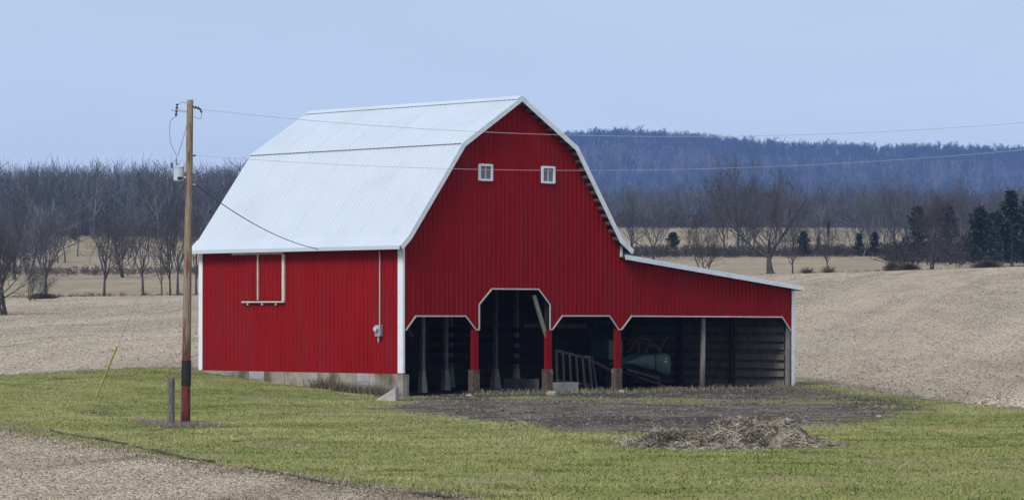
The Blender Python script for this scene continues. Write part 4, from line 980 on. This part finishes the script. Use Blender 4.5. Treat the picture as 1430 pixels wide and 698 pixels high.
# masses nobody could count: hedges and woods
def mass(name, label, cat, protos, X, Y, Hh, tints, wide=None):
    Vs, Fs, Ts = [], [], []; off = 0
    for k in range(len(X)):
        V, Fq = protos[k % len(protos)]; a = RNG.uniform(0, 6.28); ca, sa = math.cos(a), math.sin(a); s = Hh[k]/10.; w = s*(wide[k] if wide is not None else 1)
        q = np.empty_like(V); q[:, 0] = (V[:, 0]*ca - V[:, 1]*sa)*w + X[k]; q[:, 1] = (V[:, 0]*sa + V[:, 1]*ca)*w + Y[k]; q[:, 2] = V[:, 2]*s
        Vs.append(q); Fs.append(Fq + off); off += len(V); Ts.append(np.broadcast_to(tints[k], V.shape))
    V = np.concatenate(Vs); cnt = [len(v) for v in Vs]; V[:, 2] += np.repeat(zfun(X, Y), cnt) - .2
    o = rawobj(name, V, np.concatenate(Fs), M['woodmass'], None, np.concatenate(Ts)); return tag(o, label, cat, kind='stuff')
def ribbons(S, wid=1.35):
    """far twigs: one narrow quad per segment, turned at random"""
    S = np.asarray(S, float); p0, r0, p1, r1 = S[:, 0:3], S[:, 3:4], S[:, 4:7], S[:, 7:8]; d = p1 - p0
    x = np.cross(d, np.random.default_rng(5).normal(0, 1, d.shape)*np.array([1, 1, .4])); x /= np.linalg.norm(x, axis=1)[:, None] + 1e-9
    V = np.stack([p0 - x*r0*wid, p0 + x*r0*wid, p1 + x*r1*wid, p1 - x*r1*wid], 1).reshape(-1, 3)
    return V, np.arange(4*len(S)).reshape(-1, 4)
def proto(seed, ntr=7, step=1, **kw):
    """low tree for a wood: round trunk, ribbon limbs and twigs; step > 1 joins that many segments into one"""
    b, t = bare_tree(seed, **kw)
    def thin(L, k): return [[*L[i][:4], *L[min(i + k, len(L)) - 1][4:]] for i in range(0, len(L), k)] if k > 1 else L
    V1, F1 = segs_mesh(thin(b[:ntr], 1 if step == 1 else ntr), 3); V2, F2 = ribbons(thin(b[ntr:], min(step + 1, 4) if step > 1 else 2) + thin(t, 3))
    return np.concatenate([V1, V2]), np.concatenate([F1, F2 + len(V1)])
WA = [proto(50 + k, H=10, limbs=8, levels=3, kids=(0, 8, 5), spread=.52 + .06*(k % 3), fork=.3 + .06*(k % 2), twig=.024, trunk=.014, ht=.56, ll=.66) for k in range(6)]
WB = [proto(60 + k, step=3, H=10, limbs=6, levels=3, kids=(0, 5, 3), spread=.55, fork=.3, twig=.10, trunk=.018) for k in range(6)]
WD = [proto(90 + k, step=3, H=10, limbs=8, levels=3, kids=(0, 7, 3), spread=.38 + .04*(k % 3), fork=.25, twig=.055, trunk=.016) for k in range(6)]
WC = [proto(70 + k, step=2, H=10, limbs=9, levels=3, kids=(0, 5, 4), spread=.9, fork=.05, twig=.085, trunk=.012) for k in range(4)]
def wtint(n, a=(.056, .056, .063), b=(.106, .106, .118), pale=.08):  # default bark colours lean blue, a little distance haze painted in
    t = mixc(a, b, RNG.random(n)); k = RNG.random(n) < pale; t[k] *= 1.9; return t
n = 1300; px = np.concatenate([RNG.uniform(-260, 640, 1000), RNG.uniform(-900, -260, 300)]); D = RNG.uniform(618, 850, n); X = (px - 715)/F_PX*D
XW, DW, nW = X, D, n
mass('left_wood', 'bare winter wood closing the view behind the left meadow', 'wood', WA, X, D, RNG.uniform(11.5, 15.0, n), wtint(n)*np.array([[1.14, 1.2, 1.3]]), RNG.uniform(.8, 1.3, n))  # bark lifted and blued further, more haze painted into the tint
n = 680; px = np.concatenate([RNG.uniform(820, 1620, 520), RNG.uniform(1620, 2300, 160)]); D = RNG.uniform(690, 800, n); X = (px - 715)/F_PX*D
mass('right_wood', 'grey bare wood along the top of the right meadow', 'wood', WA, X, D, RNG.uniform(5.5, 10.5, n), wtint(n), RNG.uniform(.8, 1.3, n))
px = np.concatenate([RNG.uniform(420, 1750, 4400), RNG.uniform(420, 1750, 2900), RNG.uniform(-500, 420, 800), RNG.uniform(1750, 2500, 900)])
D = np.concatenate([RNG.uniform(3500, 5000, 4400), RNG.uniform(4800, 5300, 2900), RNG.uniform(4000, 5200, 1700)]); n = len(px); X = (px - 715)/F_PX*D
RH, RT, RW = np.where(RNG.random(n) < .07, RNG.uniform(25, 29, n), RNG.uniform(16, 25, n)), wtint(n, pale=.10)*np.array([[.55, .6, .78]]), RNG.uniform(.9, 1.4, n); far = np.arange(n) >= 4400; sky_ = far & (np.arange(n) < 7300)  # ridge bark darkened with blue favoured, haze colour painted in
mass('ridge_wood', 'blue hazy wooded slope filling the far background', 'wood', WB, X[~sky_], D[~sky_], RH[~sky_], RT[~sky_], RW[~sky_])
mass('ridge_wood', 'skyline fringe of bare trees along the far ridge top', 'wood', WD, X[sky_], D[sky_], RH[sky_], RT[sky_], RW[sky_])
def hedge(label, pa, pbx, D, h, n, jitter=4., dark=1.):
    px = RNG.uniform(pa, pbx, n); d = D + RNG.normal(0, jitter, n); X = (px - 715)/F_PX*d
    mass('hedge', label, 'hedge', WC, X, d, RNG.uniform(.5, 1.2, n)*h, wtint(n, (.045, .036, .032), (.10, .082, .068), 0)*dark, RNG.uniform(1.2, 2.2, n))
hedge('dark hedge between the two left meadows', -150, 600, 440, 1.3, 420)
hedge('low weedy fence line behind the left stubble field', -150, 600, 338, .55, 420, 1.5)
hedge('dark hedge between the two right meadows', 840, 1560, 520, 1.9, 900, 6, .7)
hedge('dark scrub under the evergreens at the right edge', 1235, 1560, 470, 3.2, 420, 18, .6)
n = 150; px = np.concatenate([RNG.normal(0, 40, 100), RNG.uniform(-120, 330, 50)]); D = RNG.uniform(440, 610, n); X = (px - 715)/F_PX*D
mass('thicket', 'brown thicket of young bare trees behind the leaning tree at the left edge', 'thicket', WA, X, D, RNG.uniform(4, 9, n), wtint(n), RNG.uniform(.9, 1.5, n))
n = 215; px = np.concatenate([RNG.uniform(1200, 1560, 170), RNG.uniform(1010, 1200, 45)]); D = RNG.uniform(512, 640, n); X = (px - 715)/F_PX*D
mass('thicket', 'grey thicket of young bare trees above the right hedge', 'thicket', WA, X, D, RNG.uniform(3, 8.5, n), wtint(n)*.85, RNG.uniform(.9, 1.5, n))
hedge('brushy foot of the left wood', -150, 600, 640, 4.5, 420, 16)
hedge('brushy foot of the right wood', 820, 1600, 712, 3.6, 420, 12)
hedge('scrub under the skyline trees of the far ridge', 420, 1750, 5010, 11., 900, 45, .7)
hedge('thin weedy line along the right field crest', 1150, 1560, 362, .45, 160, 2)

# ------------------------------------------------------------------ air
hz = MB().box(GXa[0] - 40, GXa[-1] + 40, GYa[0] - 30, GYa[-1] + 40, -2.2, 315)
mh = bpy.data.materials.new('haze'); mh.use_nodes = True; mh.node_tree.nodes.clear()
vo = mh.node_tree.nodes.new('ShaderNodeVolumePrincipled'); mo = mh.node_tree.nodes.new('ShaderNodeOutputMaterial')
vo.inputs['Color'].default_value = (.25, .45, .92, 1); vo.inputs['Density'].default_value = .00011; vo.inputs['Density Attribute'].default_value = ''
vo.inputs['Anisotropy'].default_value = 0.0
mh.node_tree.links.new(vo.outputs[0], mo.inputs['Volume'])
ho = hz.build('haze', mh); tag(ho, 'thin blue winter haze over the valley', 'haze', kind='stuff')
